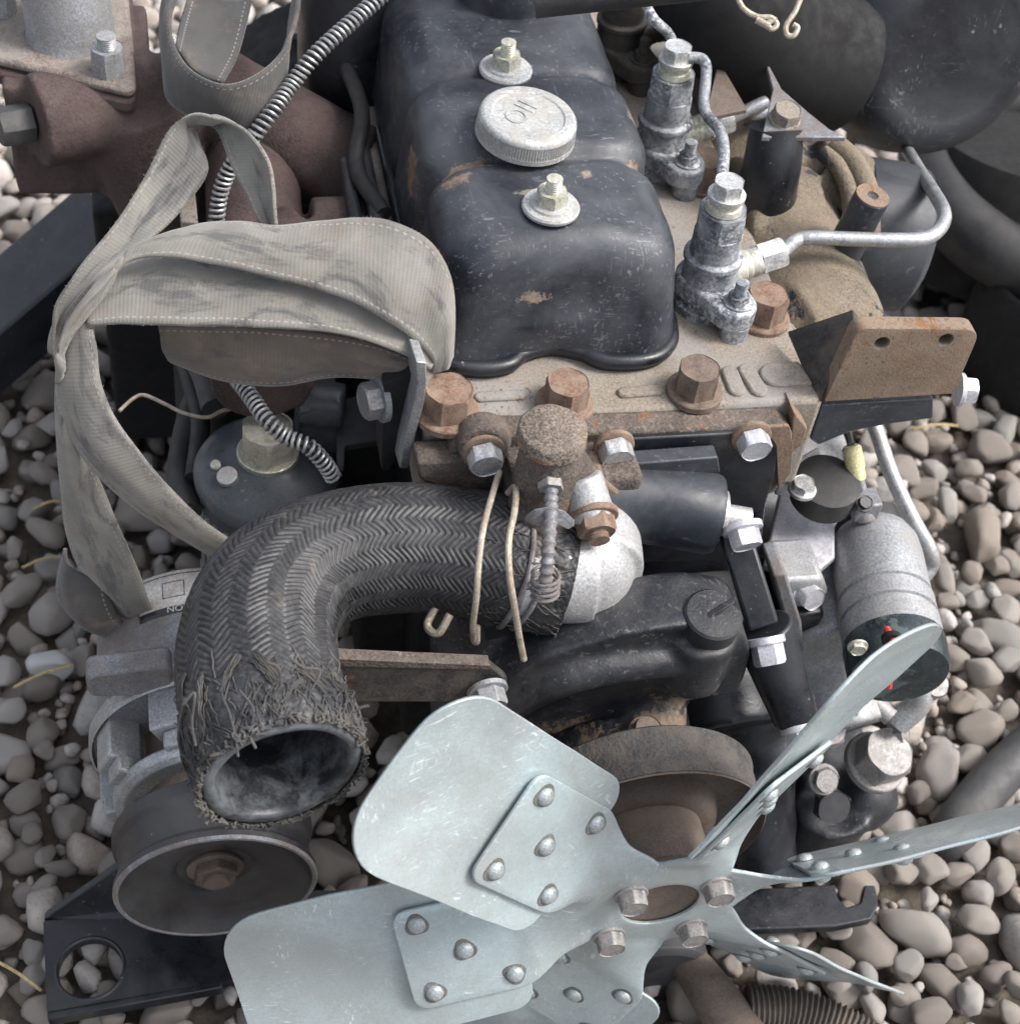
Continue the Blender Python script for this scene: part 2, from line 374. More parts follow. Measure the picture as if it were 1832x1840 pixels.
class G:
    def __init__(s):
        s.v, s.f = [], []
    def add(s, vs, fs):
        o = len(s.v)
        s.v += [tuple(v) for v in vs]
        s.f += [tuple(i + o for i in f) for f in fs]
        return s
    def lathe(s, pos, axis, prof, seg=40, up=None, close=True, warp=None):
        """prof: [(radius, height)...] around axis from pos"""
        x, y, z = frame(axis, up)
        pos = Vector(pos)
        vs, fs = [], []
        for r, h in prof:
            for k in range(seg):
                a = 2 * math.pi * k / seg
                rr = r * (warp(a) if warp else 1)
                vs.append(pos + x * (rr * math.cos(a)) + y * (rr * math.sin(a)) + z * h)
        n = len(prof)
        for i in range(n - 1):
            for k in range(seg):
                k2 = (k + 1) % seg
                fs.append((i * seg + k, i * seg + k2, (i + 1) * seg + k2, (i + 1) * seg + k))
        if close:
            fs.append(tuple(range(seg))[::-1])
            fs.append(tuple((n - 1) * seg + k for k in range(seg)))
        return s.add(vs, fs)
    def cyl(s, a, b, r, r2=None, seg=32):
        a, b = Vector(a), Vector(b)
        L = (b - a).length
        return s.lathe(a, b - a, [(r, 0), (r if r2 is None else r2, L)], seg)
    def tube(s, pts, r, seg=12, cap=True, closed=False):
        pts = [Vector(p) for p in pts]
        n = len(pts)
        rf = r if callable(r) else (lambda t: r)
        T = []
        for i in range(n):
            a = pts[i - 1] if (i > 0 or closed) else pts[0]
            b = pts[(i + 1) % n] if (i < n - 1 or closed) else pts[-1]
            T.append((b - a).normalized())
        x, y, z = frame(T[0])
        vs, fs = [], []
        for i in range(n):
            if i:
                q = T[i - 1].rotation_difference(T[i])
                x = q @ x
            x = (x - T[i] * x.dot(T[i])).normalized()
            y = T[i].cross(x)
            rr = rf(i / (n - 1))
            for k in range(seg):
                a = 2 * math.pi * k / seg
                vs.append(pts[i] + x * (rr * math.cos(a)) + y * (rr * math.sin(a)))
        m_ = n if closed else n - 1
        for i in range(m_):
            j = (i + 1) % n
            for k in range(seg):
                k2 = (k + 1) % seg
                fs.append((i * seg + k, i * seg + k2, j * seg + k2, j * seg + k))
        if cap and not closed:
            fs.append(tuple(range(seg))[::-1])
            fs.append(tuple((n - 1) * seg + k for k in range(seg)))
        return s.add(vs, fs)
    def prism(s, poly, vec):
        """closed 3-D polygon swept along vec"""
        vec = Vector(vec)
        n = len(poly)
        vs = [Vector(p) for p in poly] + [Vector(p) + vec for p in poly]
        fs = [tuple(range(n))[::-1], tuple(range(n, 2 * n))]
        for i in range(n):
            j = (i + 1) % n
            fs.append((i, j, n + j, n + i))
        return s.add(vs, fs)
    def box(s, lo, hi):
        (x0, y0, z0), (x1, y1, z1) = lo, hi
        return s.prism([(x0, y0, z0), (x1, y0, z0), (x1, y1, z0), (x0, y1, z0)], (0, 0, z1 - z0))
    def frustum(s, lo, hi, ins):
        """box whose top is inset by ins=(x0,x1,y0,y1)"""
        (x0, y0, z0), (x1, y1, z1) = lo, hi
        b = [(x0, y0, z0), (x1, y0, z0), (x1, y1, z0), (x0, y1, z0)]
        t = [(x0 + ins[0], y0 + ins[2], z1), (x1 - ins[1], y0 + ins[2], z1), (x1 - ins[1], y1 - ins[3], z1), (x0 + ins[0], y1 - ins[3], z1)]
        return s.add(b + t, [(3, 2, 1, 0), (4, 5, 6, 7), (0, 1, 5, 4), (1, 2, 6, 5), (2, 3, 7, 6), (3, 0, 4, 7)])
    def ball(s, c, r, sx=1, sy=1, sz=1, seg=24):
        prof = [(r * math.sin(math.pi * i / 14) if 0 < i < 14 else 1e-5, -r * math.cos(math.pi * i / 14)) for i in range(15)]
        o = len(s.v)
        s.lathe((0, 0, 0), (0, 0, 1), prof, seg)
        for i in range(o, len(s.v)):
            v = s.v[i]
            s.v[i] = (c[0] + v[0] * sx, c[1] + v[1] * sy, c[2] + v[2] * sz)
        return s
    def xform(s, mm):
        s.v = [tuple(mm @ Vector(v)) for v in s.v]
        return s
    def mesh(s, name, smooth=35, weld=1e-6):
        me = bpy.data.meshes.new(name)
        bm = bmesh.new()
        bv = [bm.verts.new(v) for v in s.v]
        for f in s.f:
            try: bm.faces.new([bv[i] for i in f])
            except ValueError: pass
        if weld: bmesh.ops.remove_doubles(bm, verts=bm.verts, dist=weld)
        bmesh.ops.recalc_face_normals(bm, faces=bm.faces)
        bm.to_mesh(me); bm.free()
        if smooth is not None:
            me.shade_smooth()
            me.set_sharp_from_angle(angle=R(smooth))
        return me
def roundpoly(pts, r, n=4):
    """round the corners of a planar polygon (list of Vectors)"""
    pts = [Vector(p) for p in pts]
    out = []
    L = len(pts)
    for i in range(L):
        p, a, b = pts[i], pts[i - 1], pts[(i + 1) % L]
        rr = r[i] if isinstance(r, (list, tuple)) else r
        if rr <= 0: out.append(p); continue
        da, db = (a - p), (b - p)
        ra = min(rr, da.length * .48); rb = min(rr, db.length * .48)
        A, B = p + da.normalized() * ra, p + db.normalized() * rb
        for k in range(n + 1):
            t = k / n
            out.append(A * (1 - t) ** 2 + p * (2 * t * (1 - t)) + B * t * t)
    return out
def px_poly(pxs, r=0, n=4, **plane):
    return roundpoly([P(a, b, **plane) for a, b in pxs], r, n)

def obj(name, g, mat, parent=None, smooth=35, bev=0, label=None, mw=None, seg=2):
    me = g.mesh(name, smooth) if isinstance(g, G) else g
    if mat is not None and not me.materials: me.materials.append(M[mat])
    o = bpy.data.objects.new(name, me)
    COL.objects.link(o)
    if parent is not None:
        o.parent = parent
        o.matrix_parent_inverse = PINV.get(parent.name, Matrix.Identity(4))
    if mw is not None: o.matrix_basis = mw
    if bev:
        b = o.modifiers.new('edge', 'BEVEL')
        b.width, b.segments, b.limit_method, b.angle_limit = bev, seg, 'ANGLE', R(40)
        b.harden_normals = False
    if label: o['label'] = label
    return o
PINV = {}
def thing(name, label, cat, loc, group=None):
    o = bpy.data.objects.new(name, None)
    COL.objects.link(o)
    o.location = loc
    o.empty_display_size = .05
    o['label'], o['category'] = label, cat
    if group: o['group'] = group
    PINV[o.name] = Matrix.Translation(-Vector(loc))
    return o
def tag(o, label, cat, group=None):
    o['label'], o['category'] = label, cat
    if group: o['group'] = group
    return o
def struct(o, kind='structure'):
    o['kind'] = kind
    return o
def cast(name, g, mat, parent, voxel=.002, smooth_n=6, label=None, post=None, wobble=0, dec=None):
    """fuse overlapping solids into one cast skin: voxel remesh + smoothing, baked to a mesh"""
    tmp_me = g.mesh(name + '_tmp', None)
    tmp = bpy.data.objects.new('tmp', tmp_me)
    COL.objects.link(tmp)
    rm = tmp.modifiers.new('r', 'REMESH'); rm.mode = 'VOXEL'; rm.voxel_size = voxel
    if smooth_n:
        sm = tmp.modifiers.new('s', 'SMOOTH'); sm.factor = .5; sm.iterations = smooth_n
    dg = bpy.context.evaluated_depsgraph_get()
    me = bpy.data.meshes.new_from_object(tmp.evaluated_get(dg))
    bpy.data.objects.remove(tmp); bpy.data.meshes.remove(tmp_me)
    if post or wobble:
        n = len(me.vertices)
        co = np.empty(n * 3); me.vertices.foreach_get('co', co)
        co = co.reshape(-1, 3)
        if post: co = post(co)
        if wobble:
            nr = np.empty(n * 3); me.vertices.foreach_get('normal', nr); nr = nr.reshape(-1, 3)
            d = np.array([noise.noise(Vector(c) * 45) for c in co]) * wobble
            co = co + nr * d[:, None]
        me.vertices.foreach_set('co', co.ravel())
        me.update()
    me.name = name
    me.shade_smooth()
    me.materials.clear()
    me.materials.append(M[mat])
    o = bpy.data.objects.new(name, me)
    COL.objects.link(o)
    if parent is not None:
        o.parent = parent
        o.matrix_parent_inverse = PINV.get(parent.name, Matrix.Identity(4))
    if label: o['label'] = label
    return o

# ---- fasteners (meshes shared between alike pieces; local z is the axis, origin on the seat)
def hex_prof(r, h, ch=.12):
    g = G()
    x, y, z = frame((0, 0, 1))
    vs, fs = [], []
    seg = 36
    def rad(a, k):
        rr = r * math.cos(math.pi / 6) / math.cos((a % (math.pi / 3)) - math.pi / 6)
        return rr * (1 - k) + min(rr, r * .90) * k
    lv = [(0, 0), (h * (1 - ch), 0), (h, 1)]
    for hh, k in lv:
        for i in range(seg):
            a = 2 * math.pi * i / seg
            rr = rad(a, k)
            zz = hh
            if 0 < hh < h: zz = hh + (r * .94 - rr) * .35
            vs.append((rr * math.cos(a), rr * math.sin(a), zz))
    for i in range(len(lv) - 1):
        for k in range(seg):
            k2 = (k + 1) % seg
            fs.append((i * seg + k, i * seg + k2, (i + 1) * seg + k2, (i + 1) * seg + k))
    fs.append(tuple(range(seg))[::-1])
    g.add(vs, fs)
    o = len(g.v)
    top = [(r * .86 * math.cos(2 * math.pi * i / seg), r * .86 * math.sin(2 * math.pi * i / seg), h - .0006) for i in range(seg)]
    g.v += top
    b = 2 * seg
    for k in range(seg):
        k2 = (k + 1) % seg
        g.f.append((b + k, b + k2, o + k2, o + k))
    g.f.append(tuple(o + k for k in range(seg)))
    return g
_bolt_cache = {}
def bolt_mesh(r, h, washer=1.35, wh=.0022, stud=0.0, studr=.5):
    key = (round(r, 4), round(h, 4), washer, wh, stud, studr)
    if key not in _bolt_cache:
        g = G()
        z0 = 0
        if washer:
            g.lathe((0, 0, 0), (0, 0, 1), [(r * washer, -.001), (r * washer, wh * .8), (r * washer * .96, wh)], 36)
            z0 = wh
        hx = hex_prof(r, h)
        hx.v = [(a, b, c + z0) for a, b, c in hx.v]
        g.add(hx.v, hx.f)
        if stud:
            pr = []
            zz = z0 + h - .001
            n = max(3, int(stud / .0016))
            for i in range(n):
                pr += [(r * studr, zz + stud * i / n), (r * studr * .86, zz + stud * (i + .5) / n)]
            pr += [(r * studr, zz + stud), (r * studr * .7, zz + stud * 1.02)]
            g.lathe((0, 0, 0), (0, 0, 1), pr, 20)
        _bolt_cache[key] = g.mesh('bolt', 30)
    return _bolt_cache[key]
_mcopy = {}
def bolt(name, pos, axis, r, h, mat, parent, spin=.3, **k):
    base = bolt_mesh(r, h, **k)
    key = (base.name, mat)
    if key not in _mcopy:
        me = base.copy(); me.materials.append(M[mat]); _mcopy[key] = me
    return obj(name, _mcopy[key], mat, parent, mw=mat_at(pos, axis, spin))
def text_mesh(body, size, depth, mat):
    cu = bpy.data.curves.new('txt', 'FONT')
    cu.body, cu.size, cu.extrude, cu.align_x, cu.align_y = body, size, depth, 'CENTER', 'CENTER'
    o = bpy.data.objects.new('txt', cu); COL.objects.link(o)
    dg = bpy.context.evaluated_depsgraph_get()
    me = bpy.data.meshes.new_from_object(o.evaluated_get(dg))
    bpy.data.objects.remove(o)
    me.materials.clear(); me.materials.append(M[mat])
    return me

def drill(o, pos, axis, r, depth, through=False):
    """bore a real hole into a built part (boolean, baked)"""
    cut = G().cyl(Vector(pos) - Vector(axis) * .02, Vector(pos) + Vector(axis) * depth, r, seg=32)
    me_c = cut.mesh('cut'); c = bpy.data.objects.new('cut', me_c); COL.objects.link(c)
    mods = [(mm.type, mm.width if mm.type == 'BEVEL' else 0) for mm in o.modifiers]
    bo = o.modifiers.new('hole', 'BOOLEAN'); bo.object = c; bo.operation = 'DIFFERENCE'; bo.solver = 'EXACT'
    dg = bpy.context.evaluated_depsgraph_get()
    nm = bpy.data.meshes.new_from_object(o.evaluated_get(dg))
    o.modifiers.clear(); o.data = nm
    nm.set_sharp_from_angle(angle=R(35))
    bpy.data.objects.remove(c)

# ---------------------------------------------------------------- ground: soil sheet under a bed of river pebbles
GZ = -0.452
g = G()
n = 40
for i in range(n + 1):
    for j in range(n + 1):
        x, y = -3 + 6 * i / n, -2.5 + 7 * j / n
        g.v.append((x, y, GZ - .012 + .004 * noise.noise(Vector((x * 3, y * 3, 0)))))
g.f = [(i * (n + 1) + j, (i + 1) * (n + 1) + j, (i + 1) * (n + 1) + j + 1, i * (n + 1) + j + 1) for i in range(n) for j in range(n)]
ground = struct(obj('gravel_ground', g, 'soil', smooth=60))
ground['label'] = 'bed of rounded brown and grey river pebbles under the engine'

def pebble_mesh(seed, sub):
    rs = random.Random(seed)
    bm = bmesh.new()
    bmesh.ops.create_icosphere(bm, subdivisions=sub, radius=1)
    planes = []
    for _ in range(11):
        d = Vector((rs.gauss(0, 1), rs.gauss(0, 1), rs.gauss(0, 1))).normalized()
        planes.append((d, rs.uniform(.56, .86)))
    off = Vector((rs.uniform(-9, 9), rs.uniform(-9, 9), rs.uniform(-9, 9)))
    for v in bm.verts:
        p = v.co.copy()
        for d, o in planes:
            e = p.dot(d) - o
            if e > 0: p -= d * e * .88
        p *= 1 + .16 * noise.noise(p * .9 + off) + .05 * noise.noise(p * 2.6 + off)
        v.co = p
    me = bpy.data.meshes.new('pebble')
    bm.to_mesh(me); bm.free()
    me.shade_smooth()
    me.materials.append(M['pebble'])
    return me
PEB = [pebble_mesh(s, 3) for s in range(14)]
PEB_LOW = [pebble_mesh(s, 2) for s in range(14)]
VIS = [[(0, 130), (60, 200), (160, 300), (110, 380), (0, 480)], [(0, 640), (110, 560), (130, 900), (320, 930), (380, 1010), (160, 1150), (140, 1260), (150, 1540), (240, 1560), (80, 1640), (80, 1840), (0, 1840)],
       [(80, 1800), (400, 1700), (480, 1840), (60, 1840)], [(540, 1430), (660, 1430), (640, 1560), (560, 1640), (420, 1680)], [(1500, 760), (1832, 640), (1832, 1840), (1200, 1840), (1200, 1700), (1500, 1500), (1640, 1330), (1700, 1130), (1670, 980)],
       [(1420, 400), (1832, 420), (1832, 700), (1700, 720), (1540, 560)], [(560, 640), (760, 640), (700, 830), (600, 800)], [(130, 600), (350, 600), (350, 1000), (200, 1000)], [(600, 1080), (850, 1120), (850, 1200), (620, 1190)]]
def inpoly(x, y, poly):
    c = False
    for i in range(len(poly)):
        (x0, y0), (x1, y1) = poly[i - 1], poly[i]
        if (y0 > y) != (y1 > y) and x < (x1 - x0) * (y - y0) / (y1 - y0) + x0: c = not c
    return c
rs = random.Random(11)
cells, peb = {}, []
CS = .06
for attempt in range(84000):
    fine = attempt > 66000
    x, y = (rs.uniform(-.62, .95), rs.uniform(-.36, 1.15)) if fine else (rs.uniform(-1.15, 1.4), rs.uniform(-.8, 1.7))
    if -.12 < x < .2 and .05 < y < .7: continue
    r = min(.027, max(.007, rs.lognormvariate(math.log(.0165), .32)))
    if fine: r = rs.uniform(.004, .0085)
    hh = r * rs.uniform(.55, .85)
    z = GZ - .012 + hh * .8
    cx, cy = int(x // CS), int(y // CS)
    for i in (-1, 0, 1):
        for j in (-1, 0, 1):
            for (qx, qy, qz, qr, qh) in cells.get((cx + i, cy + j), ()):
                d = math.hypot(qx - x, qy - y) / ((qr + r) * .83)
                if d < 1: z = max(z, qz + (qh + hh) * math.sqrt(1 - d * d) * .86)
    if z > GZ + (.006 if fine else .015): continue
    it = (x, y, z, r, hh)
    cells.setdefault((cx, cy), []).append(it)
    peb.append(it)
def visible(it):
    a, b_, d = pix(it[:3])
    return -20 < a < 1852 and -20 < b_ < 1860 and any(inpoly(a, b_, q) for q in VIS)
cand = sorted([it for it in peb if visible(it)], key=lambda it: -(it[3] / pix(it[:3])[2]) * (1 + 12 * (it[2] - GZ)))
solo = set(cand[:300])
low = G()
for k, it in enumerate(peb):
    x, y, z, r, hh = it
    mm = Matrix.Translation((x, y, z)) @ Matrix.Rotation(rs.uniform(-.4, .4), 4, 'X') @ Matrix.Rotation(rs.uniform(-.4, .4), 4, 'Y') @ Matrix.Rotation(rs.uniform(0, 6.28), 4, 'Z') \
        @ Matrix.Diagonal((r * 1.22, r * rs.uniform(.8, 1.0), hh * 1.12, 1))
    if it in solo:
        o = bpy.data.objects.new('pebble', PEB[k % 14])
        COL.objects.link(o)
        o.parent = ground
        o.matrix_basis = mm
    else:
        me = PEB_LOW[k % 14]
        low.add([mm @ v.co for v in me.vertices], [tuple(p.vertices) for p in me.polygons])
lm = low.mesh('pebbles', None, weld=0)
lm.shade_smooth()
struct(obj('pebbles', lm, 'pebble', ground), 'stuff')
print('pebbles', len(peb), 'candidates', len(cand))

# ================================================================ the engine: one thing, all bolted together
ENG = thing('diesel_engine', 'worn diesel engine with dark valve cover standing on river pebbles', 'engine', (0, .2, GZ))

# ---- cylinder head and block
g = G().box((-.105, 0, -.085), (.166, .66, 0))
g.box((.10, .012, -.06), (.172, .10, -.004))
head = obj('cylinder_head', g, 'deck', ENG, bev=.004, label='tan dusty cylinder head deck under the valve cover')
# cast marks raised on the deck
for k, (a, b, c, d_) in enumerate([((1310, 672), (1322, 702), .006, 0), ((1340, 668), (1362, 703), .006, 0), ((1392, 676), (1462, 672), .011, 0), ((1120, 708), (1180, 703), .0045, 0), ((862, 716), (935, 712), .004, 0)]):
    p0, p1 = P(*a, z=0), P(*b, z=0)
    dd = (p1 - p0); L = dd.length
    g = G()
    pr = []
    poly = []
    u = dd.normalized(); w = Vector((-u.y, u.x, 0))
    for i in range(9):
        an = math.pi / 2 + math.pi * i / 8
        poly.append(p0 + u * (c * math.cos(an)) + w * (c * math.sin(an)))
    for i in range(9):
        an = -math.pi / 2 + math.pi * i / 8
        poly.append(p1 + u * (c * math.cos(an)) + w * (c * math.sin(an)))
    g.prism([p - Vector((0, 0, .002)) for p in poly], (0, 0, .0048))
    obj('cast_mark', g, 'deck', head, bev=.0015)
for (a, b, r, h, mt, sp) in [(803, 744, .0165, .019, 'rust_bolt', .1), (1014, 728, .0150, .017, 'rust_bolt', .5), (1246, 706, .0148, .019, 'brown_bolt', .2), (1368, 574, .0150, .020, 'rust_bolt', .5),
                              (1262, 330, .0150, .020, 'brown_bolt', .0), (1410, 232, .013, .014, 'deck', .4)]:
    bolt('head_bolt', P(a, b, z=0), (0, 0, 1), r, h, mt, head, sp, washer=1.28, wh=.004)
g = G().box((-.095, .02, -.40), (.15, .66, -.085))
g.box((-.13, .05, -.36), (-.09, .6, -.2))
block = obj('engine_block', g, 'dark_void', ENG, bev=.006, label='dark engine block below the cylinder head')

# ---- valve cover: three humps fused into one pressed steel cover
ZC = .0905
g = G()
def hump(x0, x1, y0, y1, zt, ft, rt_, rc=.026):
    # domed hump: rounded plan, slightly raked sides, quarter-round shoulder
    rings = []
    lv = [(.004, 0)] + [(zt - rt_ + rt_ * math.sin(a), rt_ * (1 - math.cos(a))) for a in [R(x) for x in (0, 15, 30, 45, 58, 70, 80, 90)]]
    for zz, ins in lv:
        k = (zz - .004) / (zt - .004)
        a0, a1, b0, b1 = x0 + .009 * k + ins, x1 - .009 * k - ins, y0 + ft * k + ins, y1 - .003 * k - ins * .55
        q = max(.006, rc - ins * .2)
        ring = []
        for cx, cy, st in ((a1 - q, b1 - q, 0), (a0 + q, b1 - q, 90), (a0 + q, b0 + q, 180), (a1 - q, b0 + q, 270)):
            for t in range(0, 91, 15): ring.append((cx + q * math.cos(R(st + t)), cy + q * math.sin(R(st + t)), zz))
        rings.append(ring)
    n_ = len(rings[0]); o_ = len(g.v)
    for r_ in rings: g.v += r_
    for a in range(len(rings) - 1):
        for b in range(n_): g.f.append((o_ + a * n_ + b, o_ + a * n_ + (b + 1) % n_, o_ + (a + 1) * n_ + (b + 1) % n_, o_ + (a + 1) * n_ + b))
    g.f.append(tuple(o_ + b for b in range(n_))[::-1]); g.f.append(tuple(o_ + (len(rings) - 1) * n_ + b for b in range(n_)))
hump(-.095, .075, .040, .157, ZC + .002, .020, .024)
hump(-.097, .076, .143, .249, ZC + .006, .002, .022)
hump(-.097, .076, .231, .62, ZC + .004, .002, .024)
g.frustum((-.082, .13, .004), (.061, .5, ZC - .006), (.020, .020, .0, .0))
def cover_shape(co):
    x, y, z = co[:, 0], co[:, 1].copy(), co[:, 2]
    front = np.clip((.075 - y) / .03, 0, 1)
    # relief for the middle head bolt at the foot of the front face, dents across it
    k = np.exp(-((x + .012) / .030) ** 2) * np.clip(1 - z / .035, 0, 1) * front
    y = y + .013 * k
    k2 = np.exp(-((x - .004) / .018) ** 2) * np.exp(-((z - .052) / .022) ** 2) * front
    y = y + .0045 * k2
    k3 = np.exp(-((x - .048) / .012) ** 2) * np.exp(-((z - .03) / .05) ** 2) * front
    y = y - .002 * k3
    for yc, am in ((.150, .085), (.240, .06)):
        gq = .3 * np.exp(-((co[:, 1] - yc) / .0085) ** 2)
        x = -.011 + (x + .011) * (1 - am * gq * np.clip(z / .05, 0, 1))
        z = z - .0050 * gq * np.clip((z - .05) / .03, 0, 1)
    z2 = z + .003 * np.exp(-(((x + .011) / .03) ** 2 + ((co[:, 1] - .111) / .03) ** 2)) - .003 * np.exp(-(((x - .04) / .014) ** 2)) * np.exp(-((co[:, 1] - .09) / .02) ** 2) * (z > .06)
    return np.stack([x, y, z2], 1)
cover = cast('valve_cover', g, 'black_paint', ENG, voxel=.0024, smooth_n=14, post=cover_shape, wobble=.0006, label='dark painted valve cover with flaking rust spots and oil cap')
# rolled lip and gasket around its foot
def cover_outline(d, z):
    pts = []
    for a, b in [(-.091, .30), (-.091, .16), (-.091, .085), (-.086, .052), (-.066, .043), (-.046, .044), (-.034, .054), (-.012, .060), (.010, .053), (.022, .044), (.045, .042), (.062, .050), (.071, .075), (.072, .16), (.072, .30)]:
        pts.append(Vector((a, b, z)))
    pts = catmull(pts, 7)
    out = []
    for i, p in enumerate(pts):
        t = (pts[min(i + 1, len(pts) - 1)] - pts[max(i - 1, 0)]).normalized()
        out.append(p + Vector((t.y, -t.x, 0)) * d * -1)
    return out
obj('cover_lip', G().tube([p for p in cover_outline(-.004, .0075)], .0052, 14), 'black_satin', cover)
obj('gasket', G().tube([p for p in cover_outline(-.003, .0018)], .0036, 8), 'rubber', cover)
# nuts on the cover
cvz = np.empty(len(cover.data.vertices) * 3); cover.data.vertices.foreach_get('co', cvz); cvz = cvz.reshape(-1, 3)
for (a, b, tilt) in [(989, 372, (0, 0, 1)), (908, 126, (0, 0, 1))]:
    zz = ZC
    for _ in range(4):
        p = P(a, b, z=zz)
        near = cvz[(np.hypot(cvz[:, 0] - p.x, cvz[:, 1] - p.y) < .017)]
        zz = float(near[:, 2].max()) + .0002
    g = G().lathe(p, tilt, [(.001, -.001), (.0185, -.001), (.0188, .0010), (.0178, .0024), (.0140, .0026), (.0132, .0042), (.006, .005)], 48)
    w = obj('washer', g, 'cap_zinc', cover)
    bolt('cover_nut', p + Vector((0, 0, .004)), (0, 0, 1), .0105, .0095, 'zinc_yellow', cover, .5, washer=0, stud=.010, studr=.50)
# oil filler cap
ct = Vector((.05, -.03, 1)).normalized()
pc = P(950, 205, z=ZC + .026)
def knurl(r0, r1, z0, z1, n=110):
    g = G()
    x, y, z = frame(ct)
    seg = n * 4
    lv = [(r0 * .93, z0 - .001, 0), (r0, z0, 0), (r0, z0 + .0035, 0), (r0, z0 + .0036, 1), (r1, z1 - .004, 1), (r1, z1 - .0039, 0), (r1 - .0004, z1 - .0022, 0), (r1 - .0016, z1 - .0006, 0), (r1 - .0034, z1, 0), (.0245, z1, 0), (.0235, z1 - .0009, 0), (.0001, z1 - .0009, 0)]
    vs, fs = [], []
    for r, h, kk in lv:
        for i in range(seg):
            a = 2 * math.pi * i / seg
            rr = r - (.0007 if kk and (i % 4) < 2 else 0)
            vs.append(pc + x * (rr * math.cos(a)) + y * (rr * math.sin(a)) + z * (h - z1))
    for i in range(len(lv) - 1):
        for k in range(seg):
            k2 = (k + 1) % seg
            fs.append((i * seg + k, i * seg + k2, (i + 1) * seg + k2, (i + 1) * seg + k))
    return g.add(vs, fs)
capo = obj('oil_cap', knurl(.0335, .0328, 0, .0165), 'cap_zinc', cover, smooth=40, label='zinc plated oil filler cap with knurled rim')
g = G().lathe(pc - ct * .0165, -ct, [(.024, 0), (.024, .012), (.030, .016), (.030, .022)], 40)
obj('filler_neck', g, 'black_paint', cover)
x, y, z = frame(ct)
tm = text_mesh('OIL', .021, .0009, 'cap_zinc')
mt_ = Matrix((x, y, z)).transposed().to_4x4(); mt_.translation = pc + ct * -.0008 + Vector((-.003, .004, 0))
obj('cap_lettering', tm, None, cover, mw=mt_ @ Matrix.Rotation(R(52), 4, 'Z'))
# breather stack at the rear of the cover
pb = Vector((.0, .345, .07))
g = G().lathe(pb, (0, .05, 1), [(.043, 0), (.043, .014), (.037, .016), (.0365, .22), (.03, .225)], 48)
br = obj('breather_pipe', g, 'black_paint', ENG, label='upright dark breather can at the rear of the valve cover')
g = G().lathe(P(640, -20, z=.07) , (0, .1, 1), [(.045, -.1), (.045, .1), (.04, .11)], 40)
obj('breather_can', g, 'black_satin', ENG)

# ---- injectors
def injector(base, lean, name='injector', mt='injector', zn='zinc', zy='zinc_yellow'):
    ax = Vector(lean).normalized()
    b = Vector(base)
    g = G()
    g.lathe(b, ax, [(.0225, -.004), (.0225, .006), (.0195, .008), (.0190, .040), (.0205, .0405), (.0205, .0445), (.0170, .046), (.0165, .064)], 40)
    o = obj(name, g, mt, ENG, bev=.0006, label='zinc and salt stained fuel injector')
    x, y, z = frame(ax)
    hx = hex_prof(.0178, .018, .15).xform(mat_at(b + ax * .064, ax, .2))
    obj('hex_nut', hx, mt, o, bev=.0005)
    g = G().lathe(b + ax * .082, ax, [(.0125, 0), (.0118, .004), (.0105, .0045), (.0105, .0085), (.0125, .009), (.0128, .0115)], 32)
    obj('sleeve', g, zy, o)
    bolt('banjo_bolt', b + ax * .093, ax, .0108, .0095, zn, o, .1, washer=1.18, wh=.002)
    # clamp flange with its bolt towards the front right
    fd = Vector((.35, -.94, 0)).normalized()
    sd = Vector((fd.y, -fd.x, 0))
    poly = []
    for i in range(13):
        an = -math.pi * .5 + math.pi * i / 12
        poly.append(b + fd * (.030 + .0155 * math.cos(an)) + sd * (.0155 * math.sin(an)))
    for i in range(9):
        an = math.pi * .6 + math.pi * .8 * i / 8
        poly.append(b + fd * (.024 * math.cos(an)) + sd * (.024 * math.sin(an)))
    g = G().prism([p + Vector((0, 0, .010)) for p in poly], (0, 0, .016))
    fl = obj('clamp_flange', g, mt, o, bev=.003, seg=3)
    bolt('clamp_bolt', b + fd * .032 + Vector((0, 0, .026)), (0, 0, 1), .0075, .006, mt, o, .4, washer=1.3, wh=.0016, stud=.012, studr=.6)
    g = G().cyl(b + fd * .036 + Vector((0, 0, -.0)), b + fd * .036 + Vector((0, 0, .012)), .010)
    obj('clamp_stud', g, mt, o)
    # inlet boss and union nut on the right
    id_ = Vector((.93, .20, .16)).normalized()
    bi = b + ax * .024
    g = G().lathe(bi + id_ * .014, id_, [(.0125, 0), (.0120, .010), (.0090, .013), (.0105, .019), (.0105, .022)], 28)
    g.ball(tuple(bi + id_ * .027), .0105)
    obj('inlet_boss', g, zy, o)
    bolt('union_nut', bi + id_ * .035, id_, .0118, .019, zn, o, .2, washer=.9, wh=.003)
    return o, b + ax * .098, bi + id_ * .056
B1, B2, B3 = P(1262, 545, z=.0), P(1180, 300, z=.0), P(1105, 120, z=0)
LEAN = (-.02, .02, 1)
i1, top1, in1 = injector(B1, LEAN)
i2, top2, in2 = injector(B2, LEAN)
i3, top3, in3 = injector(B3, LEAN, 'injector', 'inj_dark', 'inj_dark', 'inj_dark')
# leak-off pipe between the injector tops
pts = catmull([top2 + Vector((.004, -.004, 0)), top2 + Vector((.018, -.012, .0)), P(1265, 195, z=.085), P(1293, 235, z=.088), P(1300, 275, z=.092), P(1297, 318, z=.096)], 8)
obj('leak_off_pipe', G().tube(pts, .0040, 12), 'injector', ENG)
pts = catmull([top3 + Vector((.0, 0, 0)), P(1165, 20, z=.12), P(1200, 60, z=.10), top2 + Vector((0, .004, 0))], 8)
obj('leak_off_pipe', G().tube(pts, .0038, 12), 'injector', ENG)
